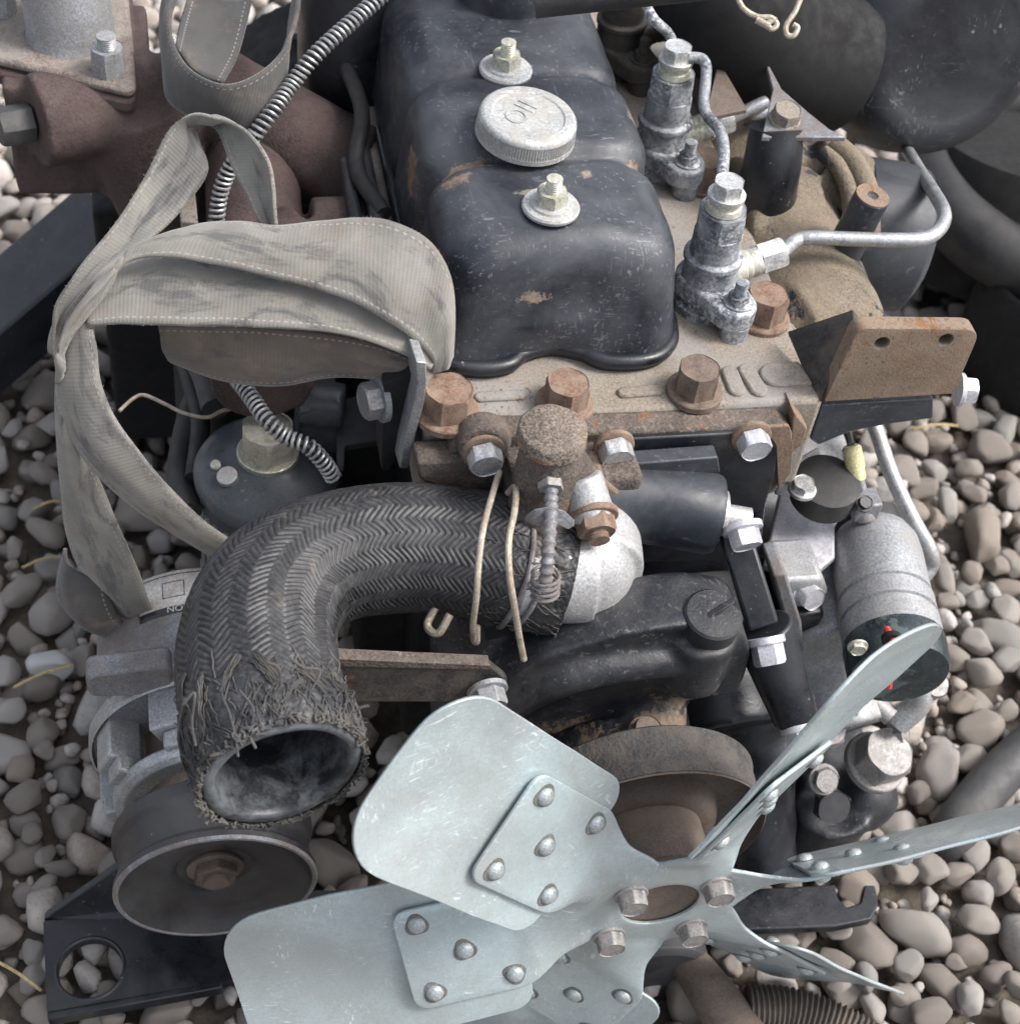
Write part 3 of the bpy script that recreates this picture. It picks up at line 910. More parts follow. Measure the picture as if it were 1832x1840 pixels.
# injection pipes
pts = [in1, P(1430, 432, z=.030), P(1460, 427, z=.032), P(1550, 430, z=.034), P(1635, 431, z=.036)]
arc = [P(1672, 424, z=.036), P(1693, 402, z=.036), P(1694, 378, z=.034), P(1676, 345, z=.02), P(1648, 302, z=-.01), P(1620, 255, z=-.05)]
obj('injection_pipe', G().tube(catmull(pts + arc, 8), .0052, 16), 'steel_pipe', ENG, label='bent steel injection pipe from the front injector')
pts = [in2, in2 + Vector((.03, .01, .008)), P(1350, 205, z=.03), P(1420, 190, z=.03)]
obj('injection_pipe', G().tube(catmull(pts, 8), .0048, 14), 'alu_dull', ENG)
pts = [P(1540, 700, z=-.12), P(1572, 770, z=-.13), P(1600, 850, z=-.15), P(1640, 935, z=-.17), P(1668, 985, z=-.185), P(1672, 1015, z=-.2), P(1655, 1040, z=-.21)]
obj('injection_pipe', G().tube(catmull(pts, 8), .0062, 16), 'steel_pipe', ENG, label='grey injection pipe running down to the pump')

obj('overhead_pipe', G().cyl(P(960, 2, z=.17), P(1400, -45, z=.20), .011), 'rubber', ENG)
# dark bulks added behind the sling to fill in the shade there
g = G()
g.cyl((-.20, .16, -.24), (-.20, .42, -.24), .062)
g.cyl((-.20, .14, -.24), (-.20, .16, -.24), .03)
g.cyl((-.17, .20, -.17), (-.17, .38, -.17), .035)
cast('shade_bulk', g, 'dark_void', ENG, voxel=.004, smooth_n=5, label='near-black bulk added for the shadow behind the sling')
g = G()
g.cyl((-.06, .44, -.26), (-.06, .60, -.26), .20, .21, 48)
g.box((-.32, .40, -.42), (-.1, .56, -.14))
cast('shade_bulk_rear', g, 'dark_void', ENG, voxel=.006, smooth_n=4)

# ---- thermostat housing on the front of the head
YF = -.017
g = G()
g.prism(px_poly([(806, 815), (815, 790), (850, 780), (960, 779), (1060, 776), (1402, 763), (1426, 778), (1420, 850), (1390, 890), (1150, 900), (1070, 910), (940, 910), (880, 860), (830, 860)], r=.006, y=YF), (0, -YF + .001, 0))
th = obj('thermostat_housing', g, 'rust_crust', ENG, bev=.003, label='rust crusted thermostat housing bolted to the front of the head')
# black water plate on its right side, paint peeling at the corner
g = G().prism(px_poly([(1075, 792), (1395, 775), (1398, 800), (1392, 850), (1376, 905), (1366, 985), (1345, 1010), (1150, 1010), (1110, 900)], r=.004, y=YF - .0035), (0, .006, 0))
obj('water_plate', g, 'black_satin', ENG, bev=.0012, label='black plate beside the thermostat with paint flaking off its rusty corner')
g = G().prism(px_poly([(1372, 768), (1418, 766), (1424, 800), (1420, 850), (1398, 880), (1394, 800)], r=.002, y=YF - .0036), (0, .003, 0))
obj('rusty_corner', g, 'rust_plate', th, bev=.0008)
g = G().prism(px_poly([(1405, 830), (1440, 800), (1450, 770), (1425, 740), (1420, 800)], y=-.012), (0, .02, 0))
obj('gasket_corner', g, 'rust_plate', th, bev=.001)
# left rim plate of the housing
g = G().prism(px_poly([(748, 832), (900, 826), (980, 850), (980, 905), (880, 905), (752, 862)], r=.004, y=-.024), (0, .02, 0))
obj('housing_rim', g, 'rust_crust', th, bev=.002)
obj('bolt_boss', G().cyl(P(868, 785, y=-.012), P(868, 808, y=-.030), .0185, .0150), 'rust_crust', th, bev=.002)
for (a, b, mt, yy, wash) in [(868, 810, 'zinc', -.0305, 'rust_bolt'), (1102, 800, 'zinc', -.024, 'rust_bolt'), (1349, 784, 'bright_steel', -.022, 'rust_plate')]:
    p = P(a, b, y=yy)
    obj('washer', G().lathe(p, (0, -1, 0), [(.0135, -.001), (.0135, .0018), (.0125, .0024), (.008, .0024)], 32), wash, th)
    bolt('plate_bolt', p + Vector((0, -.002, 0)), (.03, -1, -.10), .0112, .011, mt, th, .25, washer=0)
# threaded plug on top, standing on a neck
pt = P(994, 768, y=-.055)
g = G().lathe(pt, (0, 0, -1), [(.0001, .0004), (.0195, 0), (.0212, .0016), (.0215, .011), (.0190, .013)], 44, warp=lambda a: 1 + .012 * math.sin(5 * a) + .01 * math.sin(11 * a + 1))
obj('filler_plug', g, 'plug_rust', th, smooth=50)
g = G()
g.cyl(pt + Vector((0, 0, -.010)), pt + Vector((.002, -.004, -.075)), .0185, .024)
g.cyl(pt + Vector((.012, .0, -.03)), P(1055, 905, y=-.055), .013, .016)
g.box((-.055, -.05, -.075), (.03, -.012, -.01))
neck = cast('housing_neck', g, 'rust_crust', th, voxel=.0022, smooth_n=7, wobble=.0012)
# gasket plate behind the elbow
fl = [(1046, 880), (1085, 862), (1120, 890), (1140, 930), (1152, 985), (1150, 1040), (1168, 1075), (1150, 1120), (1110, 1140), (1060, 1135), (1010, 1100), (985, 1040), (1000, 950)]
g = G().prism(px_poly(fl, r=.006, y=-.052), (0, .03, 0))
obj('elbow_gasket_flange', g, 'rust_plate', th, bev=.0025)
# aluminium water outlet elbow
E0 = P(1058, 1030, y=-.085)
g = G()
g.prism(px_poly([(1050, 905), (1085, 900), (1112, 935), (1136, 985), (1134, 1040), (1150, 1080), (1132, 1112), (1085, 1128), (1030, 1110), (1000, 1060), (1005, 960)], r=.008, y=-.058), (0, .006, 0))
g.ball(tuple(E0 + Vector((-.002, .008, -.004))), .0335, 1, 1.05, 1.2)
g.cyl(E0 + Vector((.004, .03, 0)), E0 + Vector((.0, 0, 0)), .036)
g.cyl(E0 + Vector((0, .0, 0)), E0 + Vector((-.05, .004, .004)), .034, .032)
g.cyl(P(1042, 855, y=-.060), P(1064, 930, y=-.077), .0135, .0150)
g.cyl(P(1128, 1060, y=-.052), P(1137, 1075, y=-.071), .0125, .012)
g.prism(px_poly([(1080, 900), (1110, 915), (1135, 945), (1150, 990), (1148, 1040), (1162, 1082), (1145, 1118), (1100, 1132), (1040, 1120), (1020, 1060), (1060, 960)], r=.006, y=-.060), (0, .008, 0))
elb = cast('outlet_elbow', g, 'aluminium', ENG, voxel=.002, smooth_n=7, wobble=.0005, label='pale cast aluminium water outlet elbow joined to the hose')
bolt('elbow_nut', P(1066, 925, y=-.0775), (.02, -1, -.25), .0125, .0105, 'rust_bolt', elb, .3, washer=1.25, wh=.003, stud=.006, studr=.55)
bolt('elbow_nut', P(1138, 1072, y=-.072), (.1, -1, -.25), .0105, .0095, 'rust_bolt', elb, .1, washer=1.2, wh=.002, stud=.004, studr=.6)
# stub tube on the right of the housing
a, b = P(1112, 895, z=-.045), P(1288, 925, z=-.05)
ax = (b - a)
g = G().lathe(a, ax, [(.030, -.02), (.0275, 0), (.0270, ax.length * .5), (.0275, ax.length * .92), (.0255, ax.length), (.018, ax.length)], 44)
st = obj('stub_tube', g, 'black_paint', ENG, bev=.001, label='black painted stub tube beside the thermostat housing')
g = G().lathe(b, ax, [(.017, -.004), (.017, .004), (.011, .006), (.0085, .0065), (.0085, .022)], 28)
obj('tube_stub_end', g, 'zinc', st)
g = G().prism(px_poly([(1120, 835), (1290, 822), (1294, 850), (1125, 862)], r=.002, y=-.036), (0, .012, 0))
obj('tube_saddle', g, 'black_paint', st, bev=.002)

# ---- braided coolant hose
HP = [Vector((-.022, -.081, -.064)), Vector((-.042, -.076, -.061)), Vector((-.075, -.066, -.057)), Vector((-.118, -.058, -.053)), Vector((-.160, -.062, -.050)), Vector((-.195, -.080, -.047)),
      Vector((-.216, -.112, -.044)), Vector((-.2225, -.150, -.042)), Vector((-.2200, -.188, -.040)), Vector((-.2140, -.226, -.038))]
path = catmull(HP, 40)
def resample(pts, step):
    out, acc = [pts[0]], 0
    for i in range(1, len(pts)):
        d = (pts[i] - pts[i - 1]).length
        acc += d
        while acc >= step:
            acc -= step
            out.append(pts[i] + (pts[i - 1] - pts[i]) * (acc / d))
    return out
path = resample(path, .00062)
NS, NA = len(path), 264
LEN = NS * .00062
Tn = [(path[min(i + 1, NS - 1)] - path[max(i - 1, 0)]).normalized() for i in range(NS)]
xa = Vector((0, 0, 1))
vs, hs = [], []
NB = 14
for i in range(NS):
    if i: xa = Tn[i - 1].rotation_difference(Tn[i]) @ xa
    xa = (xa - Tn[i] * xa.dot(Tn[i])).normalized()
    ya = Tn[i].cross(xa)
    s_ = i * .00062
    rb = .0405 + .0065 * min(1, max(0, (s_ - .15) / .10))
    rb *= 1 - .03 * math.exp(-((s_ - .022) / .010) ** 2)
    if s_ > LEN - .045: rb += .0015 * math.sin((s_ - LEN + .045) / .045 * math.pi)
    fray = max(0, min(1, (s_ - (LEN - .058)) / .035))
    fray0 = max(0, min(1, (.055 - s_) / .03))
    for k in range(NA):
        an = 2 * math.pi * k / NA
        u = an / (2 * math.pi) * NB
        wob = noise.noise(Vector((math.cos(an) * 2, math.sin(an) * 2, s_ * 22)))
        band = int(u) % NB
        fu = u - int(u)
        tri = abs(fu - .5) * 2
        ph = (s_ + .0085 * (tri + .25 * wob) + .0022 * noise.noise(Vector((band * 3.1, s_ * 60, 5)))) / .0046
        fr = ph - math.floor(ph)
        idn = math.floor(ph)
        rnd = noise.noise(Vector((band * 7.3 + .5, idn * 3.7, 1.2)))
        gap = min(1, abs(fr - .5) * 2 / .99)
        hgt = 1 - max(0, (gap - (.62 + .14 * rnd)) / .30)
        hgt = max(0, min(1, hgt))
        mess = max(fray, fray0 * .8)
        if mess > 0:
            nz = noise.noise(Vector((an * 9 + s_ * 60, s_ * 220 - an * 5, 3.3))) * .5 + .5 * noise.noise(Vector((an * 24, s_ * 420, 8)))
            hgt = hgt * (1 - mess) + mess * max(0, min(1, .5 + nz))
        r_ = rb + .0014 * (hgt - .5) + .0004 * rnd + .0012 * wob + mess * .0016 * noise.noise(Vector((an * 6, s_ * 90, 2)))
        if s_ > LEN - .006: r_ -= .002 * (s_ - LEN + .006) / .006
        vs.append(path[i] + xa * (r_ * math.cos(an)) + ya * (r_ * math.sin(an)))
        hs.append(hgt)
fs = [(i * NA + k, i * NA + (k + 1) % NA, (i + 1) * NA + (k + 1) % NA, (i + 1) * NA + k) for i in range(NS - 1) for k in range(NA)]
me = bpy.data.meshes.new('coolant_hose')
me.from_pydata([tuple(v) for v in vs], [], fs)
at = me.attributes.new('h', 'FLOAT', 'POINT')
at.data.foreach_set('value', hs)
me.shade_smooth()
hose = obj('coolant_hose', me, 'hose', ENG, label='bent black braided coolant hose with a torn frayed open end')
# bore and cut rim of the hose
EX, EY, EZ = xa.copy(), Tn[-1].cross(xa), Tn[-1].copy()
pe = path[-1]
RB = .0460
prof = [(RB + .0002, -.0035), (RB - .0012, -.001), (RB - .0035, .0004), (RB - .0068, .0002), (RB - .0085, -.0022), (RB - .0090, -.006), (RB - .0085, -.028), (RB - .0094, -.031), (RB - .0094, -.034), (RB - .0085, -.037), (RB - .0086, -.09)]
g = G().lathe(pe, EZ, prof, 72, close=False, warp=lambda a: 1 + .012 * math.sin(3 * a + .7) + .006 * math.sin(7 * a))
obj('hose_bore', g, 'rubber_in', hose, smooth=60)
# loose threads around the torn end and the clamp end
rt = random.Random(3)
def hose_pt(s_, an, lift):
    i = max(0, min(NS - 1, int(s_ / .00062)))
    v = Vector(vs[i * NA + int(an / 6.2832 * NA) % NA])
    return v + (v - path[i]).normalized() * lift
th_g = []
for k in range(620):
    end = rt.random() < .80
    s0 = LEN - abs(rt.gauss(0, .018)) - .001 if end else abs(rt.gauss(0, .022)) + .002
    an = rt.uniform(0, 6.2832)
    L = rt.uniform(.006, .034)
    ds, da = rt.choice((-1, 1)) * rt.uniform(.4, 1), rt.gauss(0, 7)
    q = []
    lift = rt.uniform(-.0001, .0006)
    for j in range(6):
        t = j / 5
        lf = lift + (rt.uniform(0, .0012) + (rt.random() < .05) * .003) * (t > .5)
        q.append(hose_pt(min(LEN - .0005, max(.001, s0 + ds * L * t)), an + da * L * t, lf))
    th_g.append((q, rt.uniform(.00025, .00062)))
for k in range(46):
    s0 = LEN - rt.uniform(.004, .050); an = rt.uniform(0, 6.2832)
    ds, da = rt.choice((-1, 1)) * rt.uniform(.3, 1), rt.choice((-1, 1)) * rt.uniform(4, 14)
    L = rt.uniform(.014, .034); nb = rt.randint(4, 8); l0, l1 = rt.uniform(.0002, .0012), rt.uniform(.0006, .0030)
    cur = rt.gauss(0, .25)
    for m_ in range(nb):
        q = []
        for j in range(6):
            t = j / 5
            off = (m_ - nb / 2) * .0011
            q.append(hose_pt(min(LEN - .0008, max(.001, s0 + ds * L * t + off * abs(da) / 14 + cur * L * t * t)), an + da * L * t + off * ds * 18, l0 + (l1 - l0) * t + rt.uniform(0, .0003)))
        th_g.append((q, rt.uniform(.00038, .00055)))
# threads crusted along the lower rim
for k in range(150):
    an = rt.uniform(0, 6.2832)
    q = [pe + EX * (math.cos(an + j * rt.uniform(-.03, .05)) * (RB + rt.uniform(-.001, .0035))) + EY * (math.sin(an + j * rt.uniform(-.03, .05)) * (RB + rt.uniform(-.001, .0035))) + EZ * rt.uniform(-.004, .002) for j in range(4)]
    th_g.append((q, rt.uniform(.0004, .001)))
g = G()
for q, r_ in th_g:
    g.tube(catmull(q, 3), r_, 5)
struct(obj('frayed_threads', g, 'thread', hose), 'stuff')
# a few long ones
for q in [[(405, 1205), (398, 1245), (410, 1275), (420, 1310), (428, 1360)], [(430, 1240), (455, 1275), (450, 1320), (460, 1345)], [(640, 1275), (652, 1270), (664, 1268)], [(480, 1190), (500, 1200), (505, 1230), (490, 1250)], [(520, 1180), (545, 1200), (575, 1205), (560, 1240)],
          [(330, 1265), (350, 1245), (345, 1300), (352, 1340)]]:
    obj('loose_thread', G().tube(catmull([P(a, b, d=pix(hose_pt(LEN - .04, 0, 0))[2] - .028 + .0 * i) for i, (a, b) in enumerate(q)], 5), .0008, 7), 'thread', hose)

# wire ends and screw clamp on the hose
def wire_px(q, d, r, name='tie_wire', par=None, mat='wire'):
    return obj(name, G().tube(catmull([P(a, b, d=dd) for (a, b), dd in zip(q, d)], 6), r, 10), mat, par or ENG)
wire_px([(897, 848), (884, 890), (868, 950), (860, 1010), (856, 1070), (850, 1120), (851, 1150), (857, 1152), (857, 1125)], [.985, .965, .945, .94, .945, .965, .985, .985, .98], .0020, par=hose)
wire_px([(912, 886), (926, 876), (924, 920), (914, 970), (915, 1030), (924, 1090), (933, 1145), (941, 1185)], [.985, .975, .955, .945, .942, .95, .97, .985], .0021, par=hose)
wire_px([(782, 1092), (768, 1120), (775, 1135), (790, 1136), (808, 1104)], [.995, .995, .992, .99, .99], .0026, par=hose)

d0 = .948
g = G()
scr = catmull([P(990, 872, d=d0 + .012), P(989, 930, d=d0 + .0), P(984, 1000, d=d0 - .006), P(978, 1062, d=d0 + .004)], 20)
prs = G()
prs.tube(scr, lambda t: .0040 + .0006 * math.sin(t * 300), 16)
hc = obj('hose_clamp', prs, 'alu_dull', ENG, label='rusted screw clamp round the hose end')
bolt('clamp_screw_head', P(989, 880, d=d0 + .010), tuple(P(988, 860, d=d0 + .012) - P(989, 900, d=d0 + .006)), .0082, .0075, 'bolt_grey', hc, .2, washer=0)
g = G().prism([P(*q, d=d0 + dd) for q, dd in zip([(942, 940), (960, 926), (990, 921), (1015, 930), (1032, 946), (1020, 952), (1000, 942), (965, 944)], [.010, .002, 0, .004, .012, .012, .002, .004])], (0, .002, .004))
obj('clamp_plate', g, 'alu_dull', hc, bev=.0006)
sp = []
c0, c1 = P(982, 1010, d=d0 - .002), P(978, 1068, d=d0 + .012)
x, y, z = frame(c1 - c0)
for i in range(90):
    t = i / 89
    sp.append(c0.lerp(c1, .35 + .65 * t) + x * (.0082 * math.cos(t * 6.2832 * 4)) + y * (.0082 * math.sin(t * 6.2832 * 4)))
obj('clamp_spring', G().tube(sp, .0012, 7), 'alu_dull', hc)
for s0, da in ((.030, 0), (.022, .1)):
    ring = [hose_pt(s0 + .003 * math.sin(2 * a + da), a, .0012) for a in [6.2832 * i / 60 for i in range(60)]]
    obj('clamp_band', G().tube(ring, .0018, 8, closed=True), 'alu_dull', hc)

# ---- rusty bracket on the right of the head
g = G()
g.prism(px_poly([(1541, 590), (1480, 722), (1712, 708), (1762, 592)], r=[.008, .001, .001, .012], n=5, y=0.0), (0, .012, 0))
plate = G()
brk = obj('bracket', g, 'rust_plate', ENG, bev=.0022, seg=3, label='thick rusty bracket plate with two threaded holes')
for (a, b) in [(1583, 617), (1698, 611)]:
    p = P(a, b, y=0)
    drill(brk, p, (0, 1, 0), .0056, .011)
    pr = []
    for i in range(9): pr += [(.0055, -.0003 - .0011 * i), (.0046, -.0003 - .0011 * i - .0006)]
    obj('thread', G().lathe(p, (0, -1, 0), pr, 28, close=False), 'pulley_brown', brk)
g = G().prism([P(1420, 606, z=.012), P(1541, 566, z=.055), P(1541, 590, y=.002), P(1480, 722, y=.002), P(1470, 720, z=-.002)], (.0, .008, -.002))
obj('gusset', g, 'rust_black', brk, bev=.001)
g = G().prism(px_poly([(1474, 728), (1676, 716), (1676, 752), (1600, 762), (1530, 775), (1470, 800), (1455, 790)], r=.002, y=.004), (0, .04, 0))
obj('support_bar', g, 'black_paint', brk, bev=.002)
bolt('bracket_bolt', P(1722, 700, y=.02), (1, -.2, 0), .010, .009, 'bright_steel', brk, .3, washer=1.2)

# ---- intake manifold on the right side
g = G()
g.cyl((.200, .10, -.040), (.212, .50, -.045), .054)
g.cyl((.17, .09, -.03), (.21, .10, -.035), .042)
g.cyl((.16, .215, -.02), (.22, .215, -.03), .048)
g.cyl((.16, .33, -.02), (.22, .33, -.03), .048)
g.ball((.200, .10, -.040), .053)
g.cyl((.23, .25, -.03), (.30, .225, -.05), .052)
man = cast('intake_manifold', g, 'intake', ENG, voxel=.003, smooth_n=8, wobble=.0015, label='dusty black and tan intake manifold on the right of the head')
def boss(a, b, z1, r, z0, mat='black_paint', top='rust_plate', hole=True, tilt=(.0, 0, 1)):
    p = P(a, b, z=z1)
    o = obj('threaded_boss', G().lathe(p, tilt, [(r * 1.15, z0 - z1), (r * 1.02, (z0 - z1) * .3), (r, 0)], 36), mat, man, bev=.001)
    obj('boss_face', G().lathe(p, tilt, [(r * .97, -.0002), (r * .97, .0007), (.0042, .0007), (.0038, -.004)] if hole else [(r * .97, -.0002), (r * .9, .0007)], 36, close=not hole), top, man)
    if hole: obj('boss_hole', G().lathe(p, tilt, [(.0042, .0001), (.0035, -.006), (.0001, -.006)], 20, close=False), 'dark_void', man)
    return o
boss(1567, 352, .055, .0128, -.04, tilt=(.12, -.06, 1))
g = G().lathe((.300, .225, -.05), (1, -.25, -.1), [(.052, -.03), (.058, -.028), (.060, 0), (.058, .022), (.045, .030), (.0001, .032)], 48)
obj('manifold_end', g, 'black_paint', man, bev=.001)
g = G().tube(catmull([P(1500, 262, z=.02), P(1530, 290, z=.02), P(1555, 340, z=.015), P(1560, 420, z=-.01)], 8), .009, 14)
g.tube(catmull([P(1478, 275, z=.02), P(1505, 300, z=.02), P(1525, 350, z=.015), P(1528, 420, z=-.01)], 8), .0065, 14)
obj('manifold_rib', g, 'intake', man)
g = G().prism(px_poly([(1372, 100), (1404, 160), (1450, 200), (1490, 232), (1520, 246), (1368, 246), (1388, 160)], z=.070), (0, 0, -.004))
obj('stay_plate', g, 'alu_dull', ENG, bev=.0008)
bolt('stay_bolt', P(1408, 216, z=.070), (0, -.2, 1), .0105, .009, 'deck', ENG, .3, washer=1.1)
g = G().prism(px_poly([(1291, 108), (1342, 196), (1265, 212)], z=.06), (0, 0, -.004))
obj('stay_tab', g, 'pulley_brown', ENG, bev=.0008)
obj('runner', G().tube(catmull([P(1394, 228, z=.066), P(1388, 285, z=.044), P(1376, 345, z=.015), P(1372, 390, z=-.01)], 8), lambda t: .0195 + .005 * t, 28), 'black_satin', ENG)

# ---- air cleaner canister (top right)
AC = P(1712, 95, y=.33)
aax = Vector((.10, -1, .22)).normalized()
g = G().lathe(AC, aax, [(.094, -.30), (.100, -.26), (.101, -.06), (.099, -.03), (.091, -.010), (.078, .002), (.066, .0055), (.058, .004), (.055, .003), (.0001, .0045)], 72)
can = obj('air_cleaner', g, 'canister', ENG, smooth=50, label='big black air cleaner canister above the intake')
g = G().lathe(AC - aax * .12, aax, [(.103, -.02), (.112, -.018), (.112, .0), (.103, .002)], 64)
obj('canister_band', g, 'canister', can)
obj('shade_duct', G().tube(catmull([P(1270, -60, z=.10), P(1330, 20, z=.08), P(1400, 80, z=.05), P(1500, 110, z=.03)], 8), .058, 40), 'dark_void', can)  # dark volume added to blacken the gap left of the canister
for q, d_ in [([(1322, -10), (1335, 15), (1360, 30), (1385, 32), (1395, 45), (1385, 52), (1378, 42), (1395, 35)], 1.02), ([(1440, -10), (1428, 20), (1412, 45), (1413, 62), (1425, 64), (1432, 50), (1424, 44)], 1.02)]:
    obj('clip_wire', G().tube(catmull([P(a, b, d=d_) for a, b in q], 6), .0019, 9), 'wire', can)
obj('clip_lever', G().cyl(P(1358, 35, d=1.02), P(1382, 48, d=1.02), .0024), 'wire', can)

# ---- exhaust side (left)
ZE = .045
g = G().prism(px_poly([(-40, 95), (245, 165), (240, 85), (228, -40), (-40, -40)], r=.012, z=ZE + .004), (0, 0, -.008))
ef = obj('exhaust_flange', g, 'flange_rust', ENG, bev=.003, label='rusty exhaust flange with a grey pipe and steel nut')
g = G().prism(px_poly([(-40, 120), (243, 185), (248, 130), (236, -40), (-40, -40)], r=.012, z=ZE - .005), (0, 0, -.012))
obj('flange_gasket', g, 'brown_cast', ef, bev=.003)
pp = P(128, 60, z=ZE + .004)
obj('exhaust_pipe', G().lathe(pp, (-.02, .05, 1), [(.033, -.002), (.0315, .004), (.031, .2)], 48), 'alu_grey', ef)
bolt('flange_nut', P(197, 128, z=ZE + .004), (0, 0, 1), .0125, .020, 'alu_grey', ef, .35, washer=0, stud=.010, studr=.55)
bolt('flange_nut', P(0, 20, z=ZE + .004), (0, 0, 1), .0125, .018, 'alu_grey', ef, .0, washer=0, stud=.008, studr=.55)
g = G()
e0 = P(110, 215, z=.0)
hx0 = P(62, 218, z=.015)
g.cyl(hx0, hx0 + Vector((.14, .05, -.01)), .034)
g.box((pp.x - .05, pp.y - .05, -.06), (pp.x + .055, pp.y + .06, ZE - .008))
g.cyl(hx0 + Vector((.07, .03, 0)), hx0 + Vector((.10, .02, -.12)), .05, .04)
g.cyl(hx0 + Vector((.10, .06, -.0)), Vector((-.11, .30, -.035)), .036, .04)
exh = cast('exhaust_manifold', g, 'brown_cast', ENG, voxel=.003, smooth_n=6, wobble=.001, label='brown cast exhaust elbow and manifold on the left of the head')
hx = hex_prof(.0145, .024, .1).xform(mat_at(hx0 + Vector((-.002, -.001, 0)), (-.94, -.32, .06), .3))
obj('hex_plug', hx, 'grey_plastic', exh, bev=.0008)
g = G()
g.cyl((-.10, .215, -.03), (-.155, .215, -.03), .034)
g.cyl((-.155, .215, -.03), (-.20, .19, -.045), .034, .038)
g.cyl((-.19, .34, -.03), (-.20, .10, -.06), .036)
runn = cast('manifold_runner', g, 'brown_cast', exh, voxel=.003, smooth_n=6)
g = G().prism([(-.118, .17, -.085), (-.118, .265, -.085), (-.118, .265, .022), (-.118, .17, .022)], (.010, 0, 0))
g.prism([(-.131, .175, -.08), (-.131, .26, -.08), (-.131, .26, .016), (-.131, .175, .016)], (.009, 0, 0))
obj('manifold_flange', g, 'black_iron', exh, bev=.004)
bolt('manifold_nut', P(570, 218, x=-.133), (-1, 0, 0), .0085, .008, 'bright_steel', exh, .3, washer=0, stud=.006)
bolt('manifold_nut', P(540, 52, x=-.133), (-1, 0, 0), .0085, .008, 'zinc', exh, .1, washer=1.2)
g = G().prism(px_poly([(318, 335), (350, 335), (356, 400), (325, 398)], z=-.03), (0, 0, -.01))
obj('heat_tab', g, 'deck', exh, bev=.001)
# rails along the left of the cover
pts = catmull([P(612, 95, z=.03), P(650, 200, z=.03), P(640, 300, z=.02), P(690, 385, z=.02)], 8)
obj('cable_conduit', G().tube(pts, .006, 12), 'rubber', ENG)

# ================================================================ front: fan, pump, pulleys, accessories
H = Vector((.028, -.245, -.21))
BETA = R(33)
ARMS = [R(a) for a in (12, 70, 133, 194, 252, 313)]
NF = Vector((0, -1, 0))
def sstep(a, b, x):
    t = max(0, min(1, (x - a) / (b - a)))
    return t * t * (3 - 2 * t)
def fan_pt(a, rho, s_, off=0.0, camber=0.0):
    u = Vector((math.cos(a), 0, math.sin(a))); t = Vector((-math.sin(a), 0, math.cos(a)))
    tw = BETA * sstep(.040, .092, rho) * (1 - .12 * sstep(.17, .29, rho))
    c = t * math.cos(tw) + NF * math.sin(tw)
    nn = NF * math.cos(tw) - t * math.sin(tw)
    bend = camber * (1 - (s_ / .066) ** 2)
    return H + u * rho + c * s_ + nn * (off + bend)
FAN = bpy.data.objects.new('fan', None); COL.objects.link(FAN); FAN.location = H; FAN.parent = ENG
FAN.matrix_parent_inverse = PINV[ENG.name]; FAN['label'] = 'pale blue grey six blade cooling fan with riveted arms'
PINV['fan'] = Matrix.Translation(-H)
# spider: hub plate and six arms in one stamping
def arm_w(r):
    w = .0277 + (-.0030) * sstep(.048, .068, r) + .0128 * sstep(.066, .100, r)
    e = .172 - r
    if e < .010: w -= .010 - math.sqrt(max(0, .010 ** 2 - (.010 - max(e, 0)) ** 2))
    return w
g = G()
NC = 14
for ia, a in enumerate(ARMS):
    hA = ((a - ARMS[ia - 1]) % (2 * math.pi)) / 2
    hB = ((ARMS[(ia + 1) % 6] - a) % (2 * math.pi)) / 2
    rows = []
    for j in range(7):
        k = j / 6
        row = []
        for i in range(NC + 1):
            th_ = -hA + (hA + hB) * i / NC
            r0, r1 = .0262, .048 / math.cos(th_)
            rr = r0 + (r1 - r0) * k
            row.append(H + Vector((math.cos(a + th_), 0, math.sin(a + th_))) * rr)
        rows.append(row)
    rl = [.048 + (.172 - .048) * (1 - (1 - j / 40) ** 1.35) for j in range(1, 41)]
    for r_ in rl:
        w = arm_w(r_)
        rib = .0022 * sstep(.045, .06, r_) * (1 - sstep(.085, .10, r_))
        kk_ = 1 - sstep(.048, .085, r_)
        wa, wb = w + kk_ * (.048 * math.tan(hA) - .0277), w + kk_ * (.048 * math.tan(hB) - .0277)
        rows.append([fan_pt(a, r_, -wa + (wa + wb) * i / NC, rib * math.cos((2 * i / NC - 1) * 1.57)) for i in range(NC + 1)])
    o = len(g.v)
    for row in rows: g.v += [tuple(p) for p in row]
    for j in range(len(rows) - 1):
        for i in range(NC):
            b = o + j * (NC + 1) + i
            g.f.append((b, b + 1, b + NC + 2, b + NC + 1))
def solid(o, t, off=0):
    s_ = o.modifiers.new('thickness', 'SOLIDIFY'); s_.thickness, s_.offset = t, off
    return o
me = g.mesh('fan_spider', 50, weld=2e-5)
sp_o = solid(obj('fan_spider', me, 'fan_paint', FAN), .0028, 0)
bv = sp_o.modifiers.new('edge', 'BEVEL'); bv.width, bv.segments, bv.limit_method, bv.angle_limit = .0008, 2, 'ANGLE', R(50)
NR, NS2 = 34, 22
r0, r1, WB = .094, .272, .0600
riv = G().lathe((0, 0, 0), (0, 0, 1), [(.0060, -.0005), (.0058, .001), (.0048, .0026), (.0026, .0036), (.0001, .0039)], 18).mesh('rivet', 60)
riv.materials.append(M['rivet'])
gr_ = G().lathe((0, 0, 0), (0, 0, 1), [(.0078, -.0004), (.0076, .0003), (.0058, .0005)], 20, warp=lambda a: 1 + .1 * math.sin(3 * a)).mesh('rivet_grime', 60)
gr_.materials.append(M['grime'])
